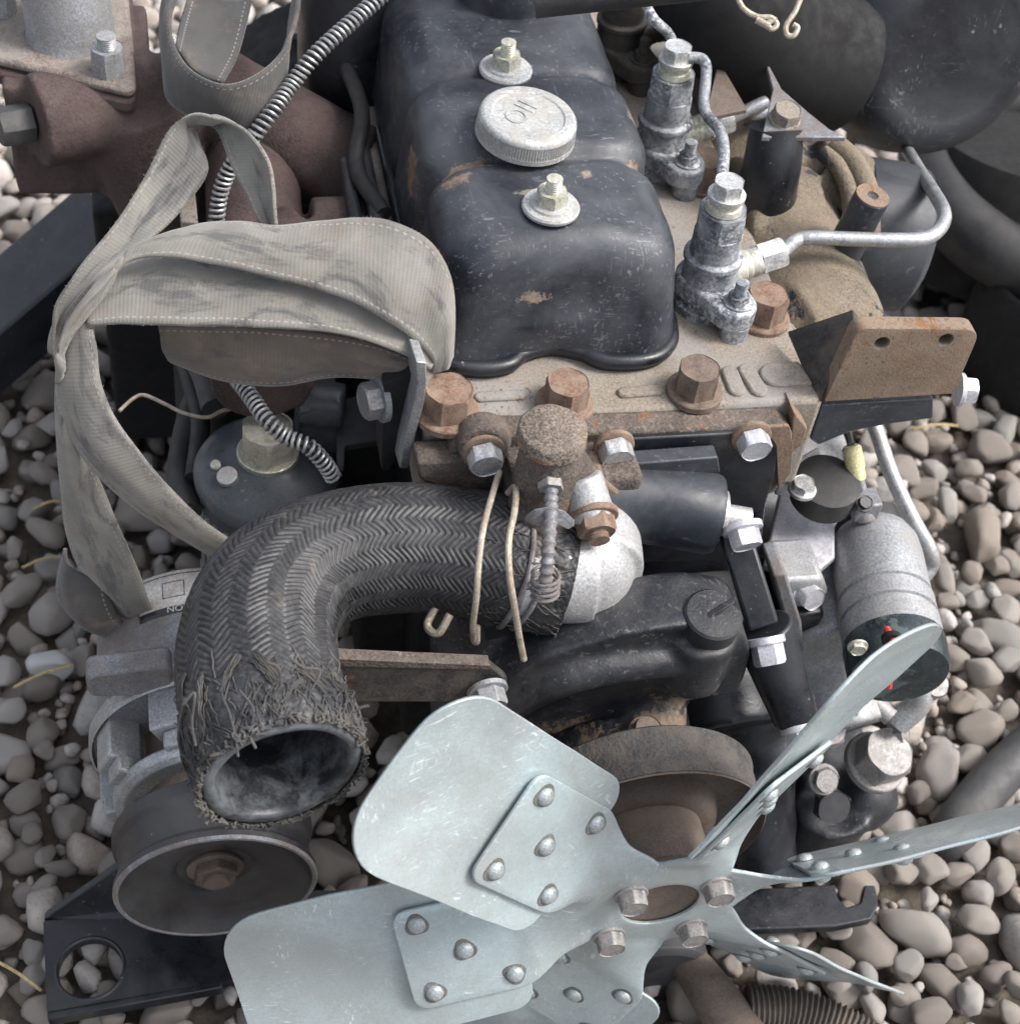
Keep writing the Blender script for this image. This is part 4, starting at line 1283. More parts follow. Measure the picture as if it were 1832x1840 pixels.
for ai, a in enumerate(ARMS):
    r1 = (.276, .280, .264, .284, .276, .270)[ai]
    g = G()
    rr_ = random.Random(ai)
    for j in range(NR + 1):
        t = .5 - .5 * math.cos(math.pi * j / NR)
        rho = r0 + (r1 - r0) * t
        w = WB * (.93 + .07 * t)
        co, ci = .034, .016
        eo, ei = r1 - rho, rho - r0
        if eo < co: w -= co - math.sqrt(max(0, co ** 2 - (co - eo) ** 2))
        if ei < ci: w -= ci - math.sqrt(max(0, ci ** 2 - (ci - ei) ** 2))
        for i in range(NS2 + 1):
            s_ = -math.cos(math.pi * i / NS2) * w
            p = fan_pt(a, rho, s_, -.0030, -.0085 * sstep(.12, .24, rho))
            p += NF * (.0012 * noise.noise(Vector((rho * 30, s_ * 30, ai))))
            g.v.append(tuple(p))
    g.f = [(j * (NS2 + 1) + i, j * (NS2 + 1) + i + 1, (j + 1) * (NS2 + 1) + i + 1, (j + 1) * (NS2 + 1) + i) for j in range(NR) for i in range(NS2)]
    solid(obj('fan_blade', g, 'fan_paint', FAN, smooth=60), .0022, 0)
    for rho, s_ in ((.157, -.026), (.157, .026), (.131, 0), (.103, -.026), (.103, .026)):
        p = fan_pt(a, rho, s_, .0016)
        ax = (fan_pt(a, rho, s_, .01) - fan_pt(a, rho, s_, 0)).normalized()
        rv = obj('rivet', riv, None, FAN, mw=mat_at(p, ax))
        obj('grime_ring', gr_, None, FAN, mw=mat_at(p, ax, random.uniform(0, 6)))
        obj('rivet', riv, None, FAN, mw=mat_at(fan_pt(a, rho, s_, -.0046), -ax))
for q in [(1133, 1606), (1287, 1590), (1093, 1680), (1241, 1664)]:
    bolt('hub_bolt', P(*q, y=H.y - .0012), (0, -1, 0), .0098, .0095, 'bolt_grey', FAN, random.uniform(0, 1), washer=1.15, wh=.002)
# pump shaft flange, spacer and belt pulley
g = G().lathe((H.x, -.2430, H.z), (0, 1, 0), [(.0001, .0012), (.022, .0012), (.0245, .0004), (.046, .0002), (.046, .006), (.0405, .010), (.0400, .062)], 56)
pul = obj('pump_pulley', g, 'pulley_brown', ENG, bev=.0008, label='rusty brown water pump pulley behind the fan')
R0 = .085
g = G().lathe((H.x, -.198, H.z), (0, 1, 0), [(R0 - .006, .014), (R0 - .0035, .004), (R0 - .001, -.001), (R0, .0)], 72, close=False)
g.lathe((H.x, -.198, H.z), (0, 1, 0), [(.030, .004), (.044, .002), (.052, .006), (.056, .016), (R0 - .006, .0165)], 72, close=False)
obj('pulley_dish', g, 'pulley_brown', pul, smooth=50)
g = G().lathe((H.x, -.198, H.z), (0, 1, 0), [(R0 - .002, .0), (R0, .0005), (R0 + .0005, .006), (R0 - .0015, .012), (R0 - .001, .030), (R0 + .0005, .034), (R0 - .003, .037), (.05, .037)], 72, close=False)
obj('pulley_rim', g, 'pulley_rim', pul, smooth=50)
bolt('pump_bolt', P(1158, 1318, y=-.152), (0, -.3, 1), .0098, .009, 'brown_bolt', ENG, .2, washer=1.2)

# water pump casting: volute arching round the pulley axis
g = G()
vc = Vector((.020, -.105, -.225))
# outlet neck sweeping across, hub below it, back plate behind
neck_ = px_poly([(868, 1330), (885, 1240), (985, 1178), (1100, 1142), (1230, 1122), (1335, 1128), (1352, 1180), (1330, 1245), (1215, 1262), (1080, 1290), (960, 1335)], r=.012, y=-.132)
g.prism(neck_, (0, .045, 0))
g.tube(catmull([P(900, 1275, y=-.132), P(1000, 1222, y=-.134), P(1120, 1195, y=-.134), P(1240, 1180, y=-.132)], 6), .012, 16)
g.box((-.070, -.098, -.30), (.118, -.045, -.118))
g.cyl((H.x, -.165, H.z), (H.x, -.05, H.z), .047, .060)
g.cyl((H.x + .01, -.150, H.z + .03), (H.x + .02, -.09, H.z + .06), .026)
g.cyl(P(1268, 1112, y=-.126) + Vector((0, 0, -.06)), P(1268, 1112, y=-.126) + Vector((0, 0, -.011)), .0225)
g.cyl((-.07, -.06, -.10), (-.07, -.11, -.19), .034)
g.cyl(P(1158, 1300, y=-.14) + Vector((0, .02, -.03)), P(1158, 1322, y=-.14), .014)
wp = cast('water_pump', g, 'black_iron', ENG, voxel=.0024, smooth_n=8, wobble=.0010, label='black cast iron water pump housing dusted with brown dirt')
pq = P(1268, 1146, y=-.126) + Vector((0, 0, .026))
g = G().lathe(pq, (.02, -.12, 1), [(.0001, .0), (.0175, 0), (.0190, -.0016), (.0192, -.034)], 40, warp=lambda a: 1 if math.cos(a - .6) < .82 else .82 / math.cos(a - .6))
plug = obj('drain_plug', g, 'black_iron', wp)
pb0 = P(1240, 1140, y=-.114); pb1 = P(1295, 1106, y=-.108)
dv = (pb1 - pb0).normalized(); wv = Vector((0, 0, 1)).cross(dv).normalized()
g = G().prism([pq - dv * .014 - wv * .0022, pq + dv * .014 - wv * .0022, pq + dv * .014 + wv * .0022, pq - dv * .014 + wv * .0022], (0, 0, .0022))
obj('plug_bar', g, 'black_iron', wp, bev=.0008)
g = G().prism(px_poly([(1003, 1158), (1011, 1156), (1026, 1200), (1018, 1203)], y=-.112), (0, .03, .0))
obj('cast_rib', g, 'black_iron', wp, bev=.001)
g = G().prism(px_poly([(855, 1120), (1000, 1115), (1010, 1240), (880, 1250)], r=.01, y=-.10), (0, .06, 0))
obj('pump_ear', g, 'black_iron', wp, bev=.004)
# diagonal stay with bolts on the right of the pump
A0, A1, A2 = P(1318, 950, y=-.068), P(1372, 1128, y=-.118), P(1432, 1300, y=-.148)
def bar(g, a, b, w, t, nrm):
    d_ = (b - a).normalized(); n_ = (Vector(nrm) - d_ * Vector(nrm).dot(d_)).normalized(); sd = d_.cross(n_)
    g.prism([a - sd * w - n_ * t, a + sd * w - n_ * t, a + sd * w, a - sd * w], b - a)
    return g
g = bar(G(), A0, A1, .0105, .012, (-.2, -1, .6))
stay = obj('stay_bar', g, 'black_satin', ENG, bev=.0025, label='black diagonal stay bar with bright bolts beside the water pump')
g = G().cyl(A1 + Vector((.004, .01, -.012)), A2 + Vector((0, .004, 0)), .021, .0155)
obj('stay_sleeve', g, 'black_satin', stay, bev=.002)
bolt('stay_bolt', A0 + Vector((.003, -.004, .006)), (.1, -.85, -.35), .0105, .011, 'bright_steel', stay, .2, washer=1.3, wh=.003)
bolt('stay_bolt', A1 + Vector((.0, -.006, -.004)), (.1, -.8, -.55), .0108, .0135, 'bright_steel', stay, .5, washer=1.2, wh=.004)
bolt('stay_bolt', A2 + Vector((0, -.002, .0)), (.1, -.8, -.5), .0108, .0135, 'bright_steel', stay, .1, washer=1.2, wh=.004)
# timing case lobes on the right
g = G()
g.cyl((.115, -.02, -.20), (.120, -.10, -.24), .055, .045)
g.cyl((.165, -.02, -.26), (.170, -.11, -.30), .045, .038)
g.cyl((.150, -.07, -.24), (.178, -.13, -.40), .030, .026)
g.box((.05, -.06, -.42), (.19, .0, -.16))
cast('timing_case', g, 'black_satin', ENG, voxel=.003, smooth_n=8, wobble=.0012, label='black timing case behind the fan')
g = G()
q0 = P(1500, 1440, y=-.10)
g.box(tuple(q0 + Vector((-.035, -.0, -.05))), tuple(q0 + Vector((.03, .05, .03))))
g.ball(tuple(q0 + Vector((.02, .0, .01))), .03)
g.cyl(q0 + Vector((-.01, -.01, .02)), q0 + Vector((.0, .0, -.07)), .032, .03)
gc = cast('governor_cover', g, 'black_iron', ENG, voxel=.0028, smooth_n=4, wobble=.003)
bolt('governor_bolt', P(1478, 1400, y=-.125), (0, -.6, .7), .010, .007, 'bolt_grey', gc, .2, washer=1.2)
bolt('governor_bolt', P(1490, 1445, y=-.128), (0, -.7, .6), .015, .010, 'pulley_black', gc, .4, washer=0)
# crank pulley low down, mostly hidden
g = G().lathe(P(1165, 1765, y=-.205), (0, 1, 0), [(.001, .0), (.045, 0), (.05, .004), (.05, .03), (.02, .03), (.02, .12)], 56)
obj('crank_pulley', g, 'pulley_black', ENG, bev=.001)

# ---- injection pump and stop solenoid on the right
S0, S1 = P(1566, 965, z=-.152), P(1606, 1165, z=-.152)
sa = (S1 - S0); SL = sa.length
g = G().lathe(S0, sa, [(.024, -.004), (.028, 0), (.0325, .010), (.0338, .022), (.0340, .060), (.0322, .061), (.0322, .064), (.0350, .065), (.0350, .078), (.0330, .079), (.0330, .082), (.0354, .083), (.0356, .100)], 56)
sol = obj('stop_solenoid', g, 'alu_grey', ENG, smooth=40, label='grey cylindrical stop solenoid with dark end cap and red wire')
g = G().lathe(S0 + sa.normalized() * .100, sa, [(.0360, 0), (.0364, .004), (.0360, .022), (.034, .0255), (.0001, .026)], 56)
obj('end_cap', g, 'iridescent', sol, smooth=50)
ef_ = S0 + sa.normalized() * .126
x, y, z = frame(sa)
rw0 = P(1601, 1150, y=ef_.y)
ppts = [rw0 + Vector((0, .01, .0)), rw0 + Vector((0, -.003, .001)), P(1600, 1165, y=ef_.y - .008), P(1597, 1195, y=ef_.y - .006), P(1596, 1235, y=ef_.y - .012)]
obj('red_wire', G().tube(catmull(ppts, 6), .0024, 10), 'red_wire', sol)
obj('wire_hole', G().lathe(rw0, sa, [(.0068, -.003), (.0068, .0006), (.0001, .0005)], 24), 'dark_void', sol)
bolt('cap_screw', P(1540, 1162, y=ef_.y + .001), sa, .0058, .0030, 'zinc_yellow', sol, .2, washer=1.2, wh=.0008)
g = G().lathe(S0 + sa.normalized() * -.006, (-sa.normalized() + Vector((-.25, 0, .15))), [(.023, -.004), (.0250, .002), (.0250, .010), (.020, .014), (.012, .016)], 36)
obj('rubber_boot', g, 'rubber', sol)
q0, q1 = P(1552, 935, z=-.125), P(1547, 880, z=-.105)
g = G().cyl(q0, q0.lerp(q1, .75), .0085)
g.box(tuple(P(1552, 910, z=-.115) + Vector((-.0095, -.008, -.008))), tuple(P(1552, 910, z=-.115) + Vector((.0095, .010, .010))))
obj('clevis', g, 'alu_dull', sol, bev=.0015)
bolt('clevis_pin', P(1552, 905, z=-.104), (0, -.4, 1), .0052, .003, 'pulley_black', sol, .2, washer=1.3, wh=.001)
g = G().cyl(q1, P(1538, 850, z=-.095), .004)
obj('connector_pin', g, 'alu_dull', sol)
g = G().lathe(P(1541, 862, z=-.10), P(1528, 800, z=-.08) - P(1541, 862, z=-.10), [(.0055, 0), (.0062, .002), (.0062, .008), (.0070, .010), (.0072, .024), (.0055, .026)], 24)
obj('connector', g, 'yellow_plastic', ENG, label='pale yellow plastic wire connector')
obj('connector_wire', G().tube(catmull([P(1528, 800, z=-.08), P(1520, 770, z=-.09), P(1505, 755, z=-.11)], 6), .003, 8), 'grey_plastic', ENG)
# pump body
g = G()
pb = P(1440, 1000, z=-.21)
g.cyl(pb + Vector((.0, -.10, -.01)), pb + Vector((0, .16, -.01)), .052)
g.box(tuple(pb + Vector((-.05, -.05, -.03))), tuple(pb + Vector((.05, .12, .05))))
g.cyl(pb + Vector((.0, -.06, -.03)), pb + Vector((.01, -.125, -.06)), .045, .04)
pump = cast('injection_pump', g, 'alu_grey', ENG, voxel=.003, smooth_n=6, wobble=.0006, label='grey aluminium injection pump below the solenoid')
g = G().prism(px_poly([(1372, 1015), (1470, 1025), (1500, 1000), (1500, 880), (1400, 880)], z=-.14), (0, 0, -.008))
obj('pump_cover', g, 'bright_steel', pump, bev=.002)
g = G().prism(px_poly([(1400, 840), (1470, 800), (1490, 850), (1440, 880), (1395, 870)], z=-.105), (0, 0, -.012))
obj('pump_lever_plate', g, 'zinc', pump, bev=.002)
g = G().lathe(P(1485, 870, z=-.10), (0, -.1, 1), [(.02, -.02), (.024, -.016), (.024, .004), (.018, .006), (.008, .007)], 32)
obj('pump_knob', g, 'rubber', pump)
bolt('pump_screw', P(1440, 880, z=-.095), (0, 0, 1), .0085, .006, 'zinc', pump, .3, washer=1.2)
bolt('pump_screw', P(1445, 1062, z=-.15), (.3, -1, .3), .010, .010, 'bright_steel', pump, .3, washer=1.2)
g = G().prism(px_poly([(1388, 1035), (1412, 1030), (1440, 1120), (1445, 1170), (1425, 1175), (1400, 1080)], y=-.07), (0, .03, 0))
obj('pump_flange', g, 'alu_dull', pump, bev=.002)
g = G().prism(px_poly([(1400, 1045), (1480, 1040), (1490, 1070), (1420, 1100)], y=-.05), (0, .04, 0))
obj('pump_lug', g, 'alu_grey', pump, bev=.004)
pr = P(1490, 1255, z=-.25)
g = G().tube(catmull([P(1420, 1215, z=-.235), P(1480, 1222, z=-.235), P(1545, 1245, z=-.235), P(1600, 1290, z=-.24)], 8), .007, 12)
obj('pump_rib', g, 'aluminium', pump)
g = G().tube(catmull([P(1410, 1250, z=-.245), P(1480, 1255, z=-.24), P(1540, 1285, z=-.24)], 8), .012, 14)
obj('pump_rib', g, 'alu_grey', pump)
bolt('pump_hex', P(1568, 1372, z=-.30), (.15, -.25, 1), .0215, .022, 'bolt_grey', pump, .2, washer=1.15, wh=.006)
bolt('pump_hex', P(1478, 1315, z=-.27), (.0, -.3, 1), .016, .014, 'bolt_grey', pump, .1, washer=0)
bolt('pump_nut', P(1660, 1235, z=-.24), (.2, -.4, 1), .0125, .014, 'bolt_grey', pump, .1, washer=1.1)
bolt('pump_nut', P(1600, 1320, z=-.28), (.6, -.4, .5), .009, .012, 'bolt_grey', pump, .1, washer=0)
obj('pump_cable', G().tube(catmull([P(1600, 1200, z=-.20), P(1640, 1215, z=-.22), P(1650, 1260, z=-.24), P(1610, 1300, z=-.26)], 8), .010, 12), 'alu_grey', pump)

# ---- alternator low on the left
AX, AZ = -.255, -.279
g = G().lathe((AX, .07, AZ), (0, -1, 0), [(.001, 0), (.058, 0), (.070, .006), (.0765, .016), (.0775, .05), (.0775, .105), (.080, .106), (.080, .112), (.072, .113)], 64)
alt = obj('alternator', g, 'alu_dull', ENG, smooth=40, label='dull aluminium alternator with printed label beside the mount plate')
g = G()
# front frame: open webs round the fan
for k in range(8):
    a = R(20 + 45 * k)
    c = Vector((AX, -.075, AZ)) + Vector((math.cos(a), 0, math.sin(a))) * .066
    u = Vector((math.cos(a), 0, math.sin(a))); t = Vector((-math.sin(a), 0, math.cos(a)))
    o_ = G().prism([c - u * .012 - t * .010, c + u * .013 - t * .012, c + u * .013 + t * .012, c - u * .012 + t * .010], (0, .050, 0))
    o_.prism([c - u * .014 - t * .011 + Vector((0, -.012, 0)), c + u * .008 - t * .017 + Vector((0, -.014, 0)), c + u * .008 + t * .004 + Vector((0, -.014, 0)), c - u * .014 + t * .006 + Vector((0, -.012, 0))], (0, .014, 0))
    obj('frame_web', o_, 'alu_grey', alt, bev=.002)
g = G().lathe((AX, -.092, AZ), (0, 1, 0), [(.052, .0), (.060, -.003), (.066, .0), (.068, .006), (.064, .010), (.05, .010)], 56)
obj('fan_disc', g, 'alu_grey', alt, bev=.001)
g = G().cyl((AX, .0, AZ), (AX, -.10, AZ), .045)
obj('rotor', g, 'pulley_brown', alt)
g = G().lathe((AX, -.040, AZ), (0, 1, 0), [(.0815, -.006), (.0835, -.004), (.0835, .006), (.0815, .008)], 64, close=False)
obj('frame_ring', g, 'alu_grey', alt)
for q in [((152, 1215), (310, 1195), (312, 1250), (160, 1255))]:
    g = G().prism(px_poly(q, r=.008, y=-.045), (0, .018, 0))
    obj('adjust_lug', g, 'alu_dull', alt, bev=.003)
# label on the barrel: pale sticker with a dark printed band
def barrel(a_deg, yy, r_): 
    a = R(a_deg); return Vector((AX + math.cos(a) * r_, yy, AZ + math.sin(a) * r_))
def patch(a0, a1, y0, y1, r_, mat, name):
    g = G(); n_ = 10
    for i in range(n_ + 1):
        for yy in (y0, y1): g.v.append(tuple(barrel(a0 + (a1 - a0) * i / n_, yy, r_)))
    g.f = [(2 * i, 2 * i + 2, 2 * i + 3, 2 * i + 1) for i in range(n_)]
    return solid(obj(name, g, mat, alt), .0003, 0)
patch(74, 122, .026, .058, .0779, 'label', 'label_sticker')
patch(74, 122, .0195, .026, .0779, 'print_black', 'label_band')
for (a0_, a1_, y0_, y1_) in ((74, 121, .0545, .0552), (120.4, 121, .0285, .0552), (96, 108, .034, .0345), (96, 108, .048, .0485), (107.6, 108, .034, .0485), (96, 96.4, .034, .0485)):
    patch(a0_, a1_, y0_, y1_, .07815, 'print_black', 'label_line')
tm = text_mesh('NOR', .0075, .0001, 'label')
mm = Matrix((Vector((math.sin(R(100)), 0, -math.cos(R(100)))), Vector((0, 1, 0)), Vector((math.cos(R(100)), 0, math.sin(R(100)))))).transposed().to_4x4()
mm = Matrix((Vector((math.sin(R(100)), 0, -math.cos(R(100)))), Vector((0, 1, 0)).cross(Vector((0, 0, 0))) if False else Vector((0, 1, 0)), Vector((math.cos(R(100)), 0, math.sin(R(100)))))).transposed().to_4x4()
mm.translation = barrel(100, .0228, .0783)
obj('label_text', tm, None, alt, mw=mm)
# its pulley
g = G().lathe((AX, -.162, AZ), (0, 1, 0), [(.0001, .017), (.026, .017), (.029, .014), (.032, .0125), (.046, .0110), (.057, .0085), (.0625, .004), (.0650, .000), (.0672, -.0006), (.0690, .001), (.0690, .006), (.0655, .010), (.0655, .032), (.0690, .036), (.0690, .046), (.066, .048), (.02, .048)], 80)
obj_lip = None
ap = obj('alternator_pulley', g, 'pulley_black', ENG, smooth=30, bev=.0006, label='black dished alternator pulley under the hose end')
obj('pulley_lip', G().lathe((AX, -.162, AZ), (0, 1, 0), [(.0650, .0004), (.0662, -.0009), (.0680, -.0007), (.0692, .0010), (.0692, .0016)], 80, close=False), 'alu_dull', ap)
bolt('pulley_nut', (AX, -.1455, AZ), (0, -1, 0), .0155, .008, 'pulley_brown', ap, .35, washer=1.25, wh=.002, stud=.004, studr=.55)
# adjusting arm from the pump to the alternator
g = G().prism(px_poly([(560, 1182), (730, 1190), (880, 1196), (912, 1222), (905, 1262), (840, 1262), (560, 1262)], r=.003, y=-.140), (0, .006, 0))
arm = obj('adjusting_arm', g, 'rust_black', ENG, bev=.0012, label='dark flat adjusting arm with a rusty edge behind the hose')
g = G().prism(px_poly([(560, 1182), (730, 1190), (880, 1196), (880, 1203), (730, 1200), (560, 1196)], y=-.141), (0, .008, 0))
obj('arm_edge', g, 'rust_crust', arm)
bolt('arm_bolt', P(875, 1240, y=-.142), (.1, -1, -.1), .0105, .011, 'alu_grey', arm, .3, washer=1.25)

# ---- mounting feet
g = G().prism(px_poly([(78, 1655), (330, 1630), (620, 1655), (640, 1760), (400, 1762), (85, 1818)], r=.002, z=-.412), (0, 0, -.008))
foot = obj('mount_plate', g, 'black_satin', ENG, label='black steel mounting plate with a round hole lying on the pebbles')
hc_ = P(160, 1727, z=-.40)
cut = G().cyl(hc_ + Vector((0, 0, .05)), hc_ + Vector((0, 0, -.08)), .0235, seg=40)
co_ = obj('plate_hole_cutter', cut, 'black_satin', None)
bo = foot.modifiers.new('hole', 'BOOLEAN'); bo.object = co_; bo.operation = 'DIFFERENCE'; bo.solver = 'EXACT'
dg = bpy.context.evaluated_depsgraph_get()
nm = bpy.data.meshes.new_from_object(foot.evaluated_get(dg))
foot.modifiers.clear(); foot.data = nm
nm.set_sharp_from_angle(angle=R(35))
bpy.data.objects.remove(co_)
obj('hole_lip', G().lathe(Vector((hc_.x, hc_.y, -.412)), (0, 0, 1), [(.0232, -.008), (.0232, .0), (.0245, .0012), (.026, .0)], 40, close=False), 'black_satin', foot)
g = G().prism([P(80, 1652, z=-.412), P(330, 1628, z=-.412), P(320, 1540, z=-.36), P(232, 1545, z=-.36)], (0, .006, .0))
obj('mount_gusset', g, 'black_satin', foot, bev=.001)
g = G().prism([P(80, 1650, z=-.412), P(640, 1655, z=-.412), P(640, 1600, z=-.40), P(330, 1600, z=-.41)], (0, 0, -.006))
obj('mount_web', g, 'black_satin', foot)
g = G().prism(px_poly([(85, 1818), (400, 1762), (398, 1775), (86, 1832)], z=-.414), (0, 0, -.012))
obj('plate_edge', g, 'black_satin', foot, bev=.001)
g = G().prism(px_poly([(1290, 1600), (1500, 1588), (1505, 1612), (1520, 1630), (1545, 1622), (1552, 1590), (1572, 1590), (1578, 1625), (1565, 1652), (1500, 1665), (1300, 1672)], r=.002, z=-.41), (0, 0, -.010))
obj('mount_foot', g, 'black_satin', ENG, bev=.0015, label='black slotted mounting foot behind the fan blades')

# ---- fuel filter and brackets behind the hose
fz = -.145
fc = P(482, 835, z=fz)
g = G().lathe(fc, (0, 0, 1), [(.050, -.14), (.0505, -.02), (.052, -.018), (.0545, -.012), (.0545, -.005), (.0525, -.001), (.046, .003), (.044, .0035), (.036, .0075), (.024, .0095), (.0205, .014), (.001, .014)], 64)
ff = obj('fuel_filter', g, 'filter_paint', ENG, smooth=45, label='dark blue grey fuel filter dome with a large hex nut')
for k in range(30):
    a = 6.2832 * k / 30
    u = Vector((math.cos(a), math.sin(a), 0)); t = Vector((-u.y, u.x, 0))
    c = fc + u * .0505 + Vector((0, 0, -.03))
    if u.y > .3: continue
    obj('filter_flute', G().prism([c - t * .0022, c + u * .002 - t * .0012, c + u * .002 + t * .0012, c + t * .0022], (0, 0, -.09)), 'alu_grey', ff)
bolt('filter_nut', fc + Vector((0, 0, .0125)), (0, 0, 1), .0205, .024, 'zinc_yellow', ff, .45, washer=1.1, wh=.003)
obj('bleed_screw', G().lathe(fc + Vector((-.030, -.018, .008)), (-.2, -.2, 1), [(.0075, 0), (.0075, .004), (.004, .005)], 20), 'zinc', ff)
obj('brass_plug', G().lathe(P(390, 838, z=fz + .005), (-.3, -.4, 1), [(.004, 0), (.004, .004), (.003, .005)], 16), 'zinc_yellow', ff)
g = G()
g.cyl(P(540, 722, z=-.10), P(620, 730, z=-.10), .017)
g.box(tuple(P(610, 790, z=-.13) + Vector((-.03, -.0, -.05))), tuple(P(610, 720, z=-.1) + Vector((.0, .03, .0))))
fh = cast('filter_head', g, 'filter_paint', ff, voxel=.003, smooth_n=4)
bolt('filter_bolt', P(552, 724, z=-.095), (-1, -.2, 0), .0105, .008, 'filter_paint', ff, .2, washer=0)
g = G().prism(px_poly([(602, 722), (680, 700), (690, 790), (620, 800), (618, 840), (606, 830)], r=.003, z=-.11), (0, 0, -.006))
obj('filter_bracket', g, 'pulley_black', ff, bev=.001)
bolt('bracket_bolt', P(686, 716, y=.02), (-1, -.25, .05), .0125, .010, 'alu_dull', ff, .3, washer=1.25, wh=.003)
g = G().prism(px_poly([(690, 690), (742, 670), (738, 770), (700, 845), (685, 845)], r=.002, y=.012), (0, .03, 0))
obj('bracket_web', g, 'dark_void', ENG, bev=.002)
# lifting eye plate
g = G()
le = [(748, 650), (766, 652), (767, 690), (762, 725), (750, 770), (738, 815), (734, 842), (718, 842), (724, 805), (736, 755), (746, 715), (750, 690)]
g.prism(px_poly(le, y=-.004), (-.002, .030, -.002))
obj('lifting_eye', g, 'steel_pipe', ENG, bev=.0008, label='curved steel lifting eye plate under the sling')
# hoses and wires behind
for q, z_, r_, mt in [([(330, 640), (345, 690), (360, 760), (350, 860)], -.16, .0075, 'rubber'), ([(400, 660), (352, 720), (330, 800), (325, 860), (340, 920)], -.17, .010, 'rubber'), ([(345, 620), (372, 680), (388, 735)], -.14, .011, 'grey_plastic')]:
    obj('fuel_hose', G().tube(catmull([P(a, b, z=z_) for a, b in q], 8), r_, 14), mt, ENG)
obj('loose_wire', G().tube(catmull([P(a, b, z=-.10) for a, b in [(215, 738), (240, 716), (260, 710), (295, 725), (330, 742), (372, 750), (400, 738), (440, 732), (470, 725)]], 6), .0014, 8), 'wire', ENG)
def coil(path, rad, wire, pitch, name):
    path = resample(path, .0008)
    n_ = len(path)
    T_ = [(path[min(i + 1, n_ - 1)] - path[max(i - 1, 0)]).normalized() for i in range(n_)]
    x = frame(T_[0])[0]
    out = []
    for i in range(n_):
        if i: x = T_[i - 1].rotation_difference(T_[i]) @ x
        x = (x - T_[i] * x.dot(T_[i])).normalized(); y = T_[i].cross(x)
        a = 6.2832 * i * .0008 / pitch
        # 5 samples per turn are too few: subdivide
        for k in range(3):
            aa = a + 6.2832 * .0008 / pitch * k / 3
            out.append(path[i] + T_[i] * (.0008 * k / 3) + x * (rad * math.cos(aa)) + y * (rad * math.sin(aa)))
    o = obj(name, G().tube(out, wire, 6), 'steel_pipe', ENG)
    obj('inner_cable', G().tube(path[::6], rad * .55, 8), 'rubber', o)
    return o
coil(catmull([P(a, b, d=d_) for a, b, d_ in [(700, -20, 1.12), (640, 32, 1.11), (570, 95, 1.10), (525, 150, 1.10), (490, 200, 1.09), (455, 245, 1.09), (415, 300, 1.10), (395, 350, 1.11), (388, 410, 1.12)]], 10), .0050, .00115, .0042, 'spring_conduit')
coil(catmull([P(a, b, d=d_) for a, b, d_ in [(425, 680, 1.06), (450, 712, 1.05), (480, 755, 1.04), (515, 785, 1.04), (555, 803, 1.04), (585, 835, 1.05), (600, 860, 1.06)]], 10), .0050, .0011, .0040, 'spring_conduit')

# ================================================================ webbing sling
SL = thing('lifting_sling', 'dirty beige webbing sling looped over the left side of the engine', 'sling', P(300, 600, z=0))
def ribbon(name, secs, mat='strap', bulge=.004, th=.0026, n=7, wave=.0):
    """secs: [(ax, ay, bx, by, depth_a, depth_b)] - the two edges of the webbing"""
    A = catmull([P(s_[0], s_[1], d=s_[4]) for s_ in secs], n)
    B = catmull([P(s_[2], s_[3], d=s_[5]) for s_ in secs], n)
    fw = Vector(CAMR[2])
    NX = 14
    bm = bmesh.new()
    uvl = bm.loops.layers.uv.new('UVMap')
    rows, L = [], [0]
    for i, (a, b) in enumerate(zip(A, B)):
        if i: L.append(L[-1] + ((a + b) / 2 - (A[i - 1] + B[i - 1]) / 2).length)
        row = []
        tan = ((A[min(i + 1, len(A) - 1)] + B[min(i + 1, len(A) - 1)]) - (A[max(i - 1, 0)] + B[max(i - 1, 0)])).normalized()
        nn = tan.cross(b - a)
        nn = nn.normalized() if nn.length > 1e-9 else -fw
        if nn.dot(fw) > 0: nn = -nn
        for k in range(NX + 1):
            t = k / NX
            p = a.lerp(b, t) + nn * (bulge * math.sin(math.pi * t) + .0016 * noise.noise(Vector((i * .13, t * 3, len(secs)))) + wave * math.sin(t * 9 + i * .2))
            row.append(bm.verts.new(p))
        rows.append(row)
    for i in range(len(rows) - 1):
        for k in range(NX):
            f = bm.faces.new((rows[i][k], rows[i][k + 1], rows[i + 1][k + 1], rows[i + 1][k]))
            for lp, (u, v) in zip(f.loops, ((k / NX, L[i]), ((k + 1) / NX, L[i]), ((k + 1) / NX, L[i + 1]), (k / NX, L[i + 1]))):
                lp[uvl].uv = (u, v)
    bmesh.ops.recalc_face_normals(bm, faces=bm.faces)
    me = bpy.data.meshes.new(name); bm.to_mesh(me); bm.free()
    me.shade_smooth()
    o = obj(name, me, mat, SL)
    s_ = o.modifiers.new('thickness', 'SOLIDIFY'); s_.thickness = th; s_.offset = 0
    # frayed selvedge
    g = G(); rr = random.Random(len(secs) * 7 + int(secs[0][0]))
    for E_ in (A, B):
        for i in range(len(E_) - 1):
            for _ in range(max(2, int((E_[i + 1] - E_[i]).length / .0022))):
                p = E_[i].lerp(E_[i + 1], rr.random())
                d_ = ((p - (A[i] + B[i]) / 2).normalized() + Vector((rr.gauss(0, .6), rr.gauss(0, .6), rr.gauss(0, .6)))).normalized()
                q = p + d_ * rr.uniform(.0004, .0017)
                g.tube([p, q], .00017, 3, cap=False)
    struct(obj('selvedge_fuzz', g, mat, o), 'stuff')
    return o
d1 = .985
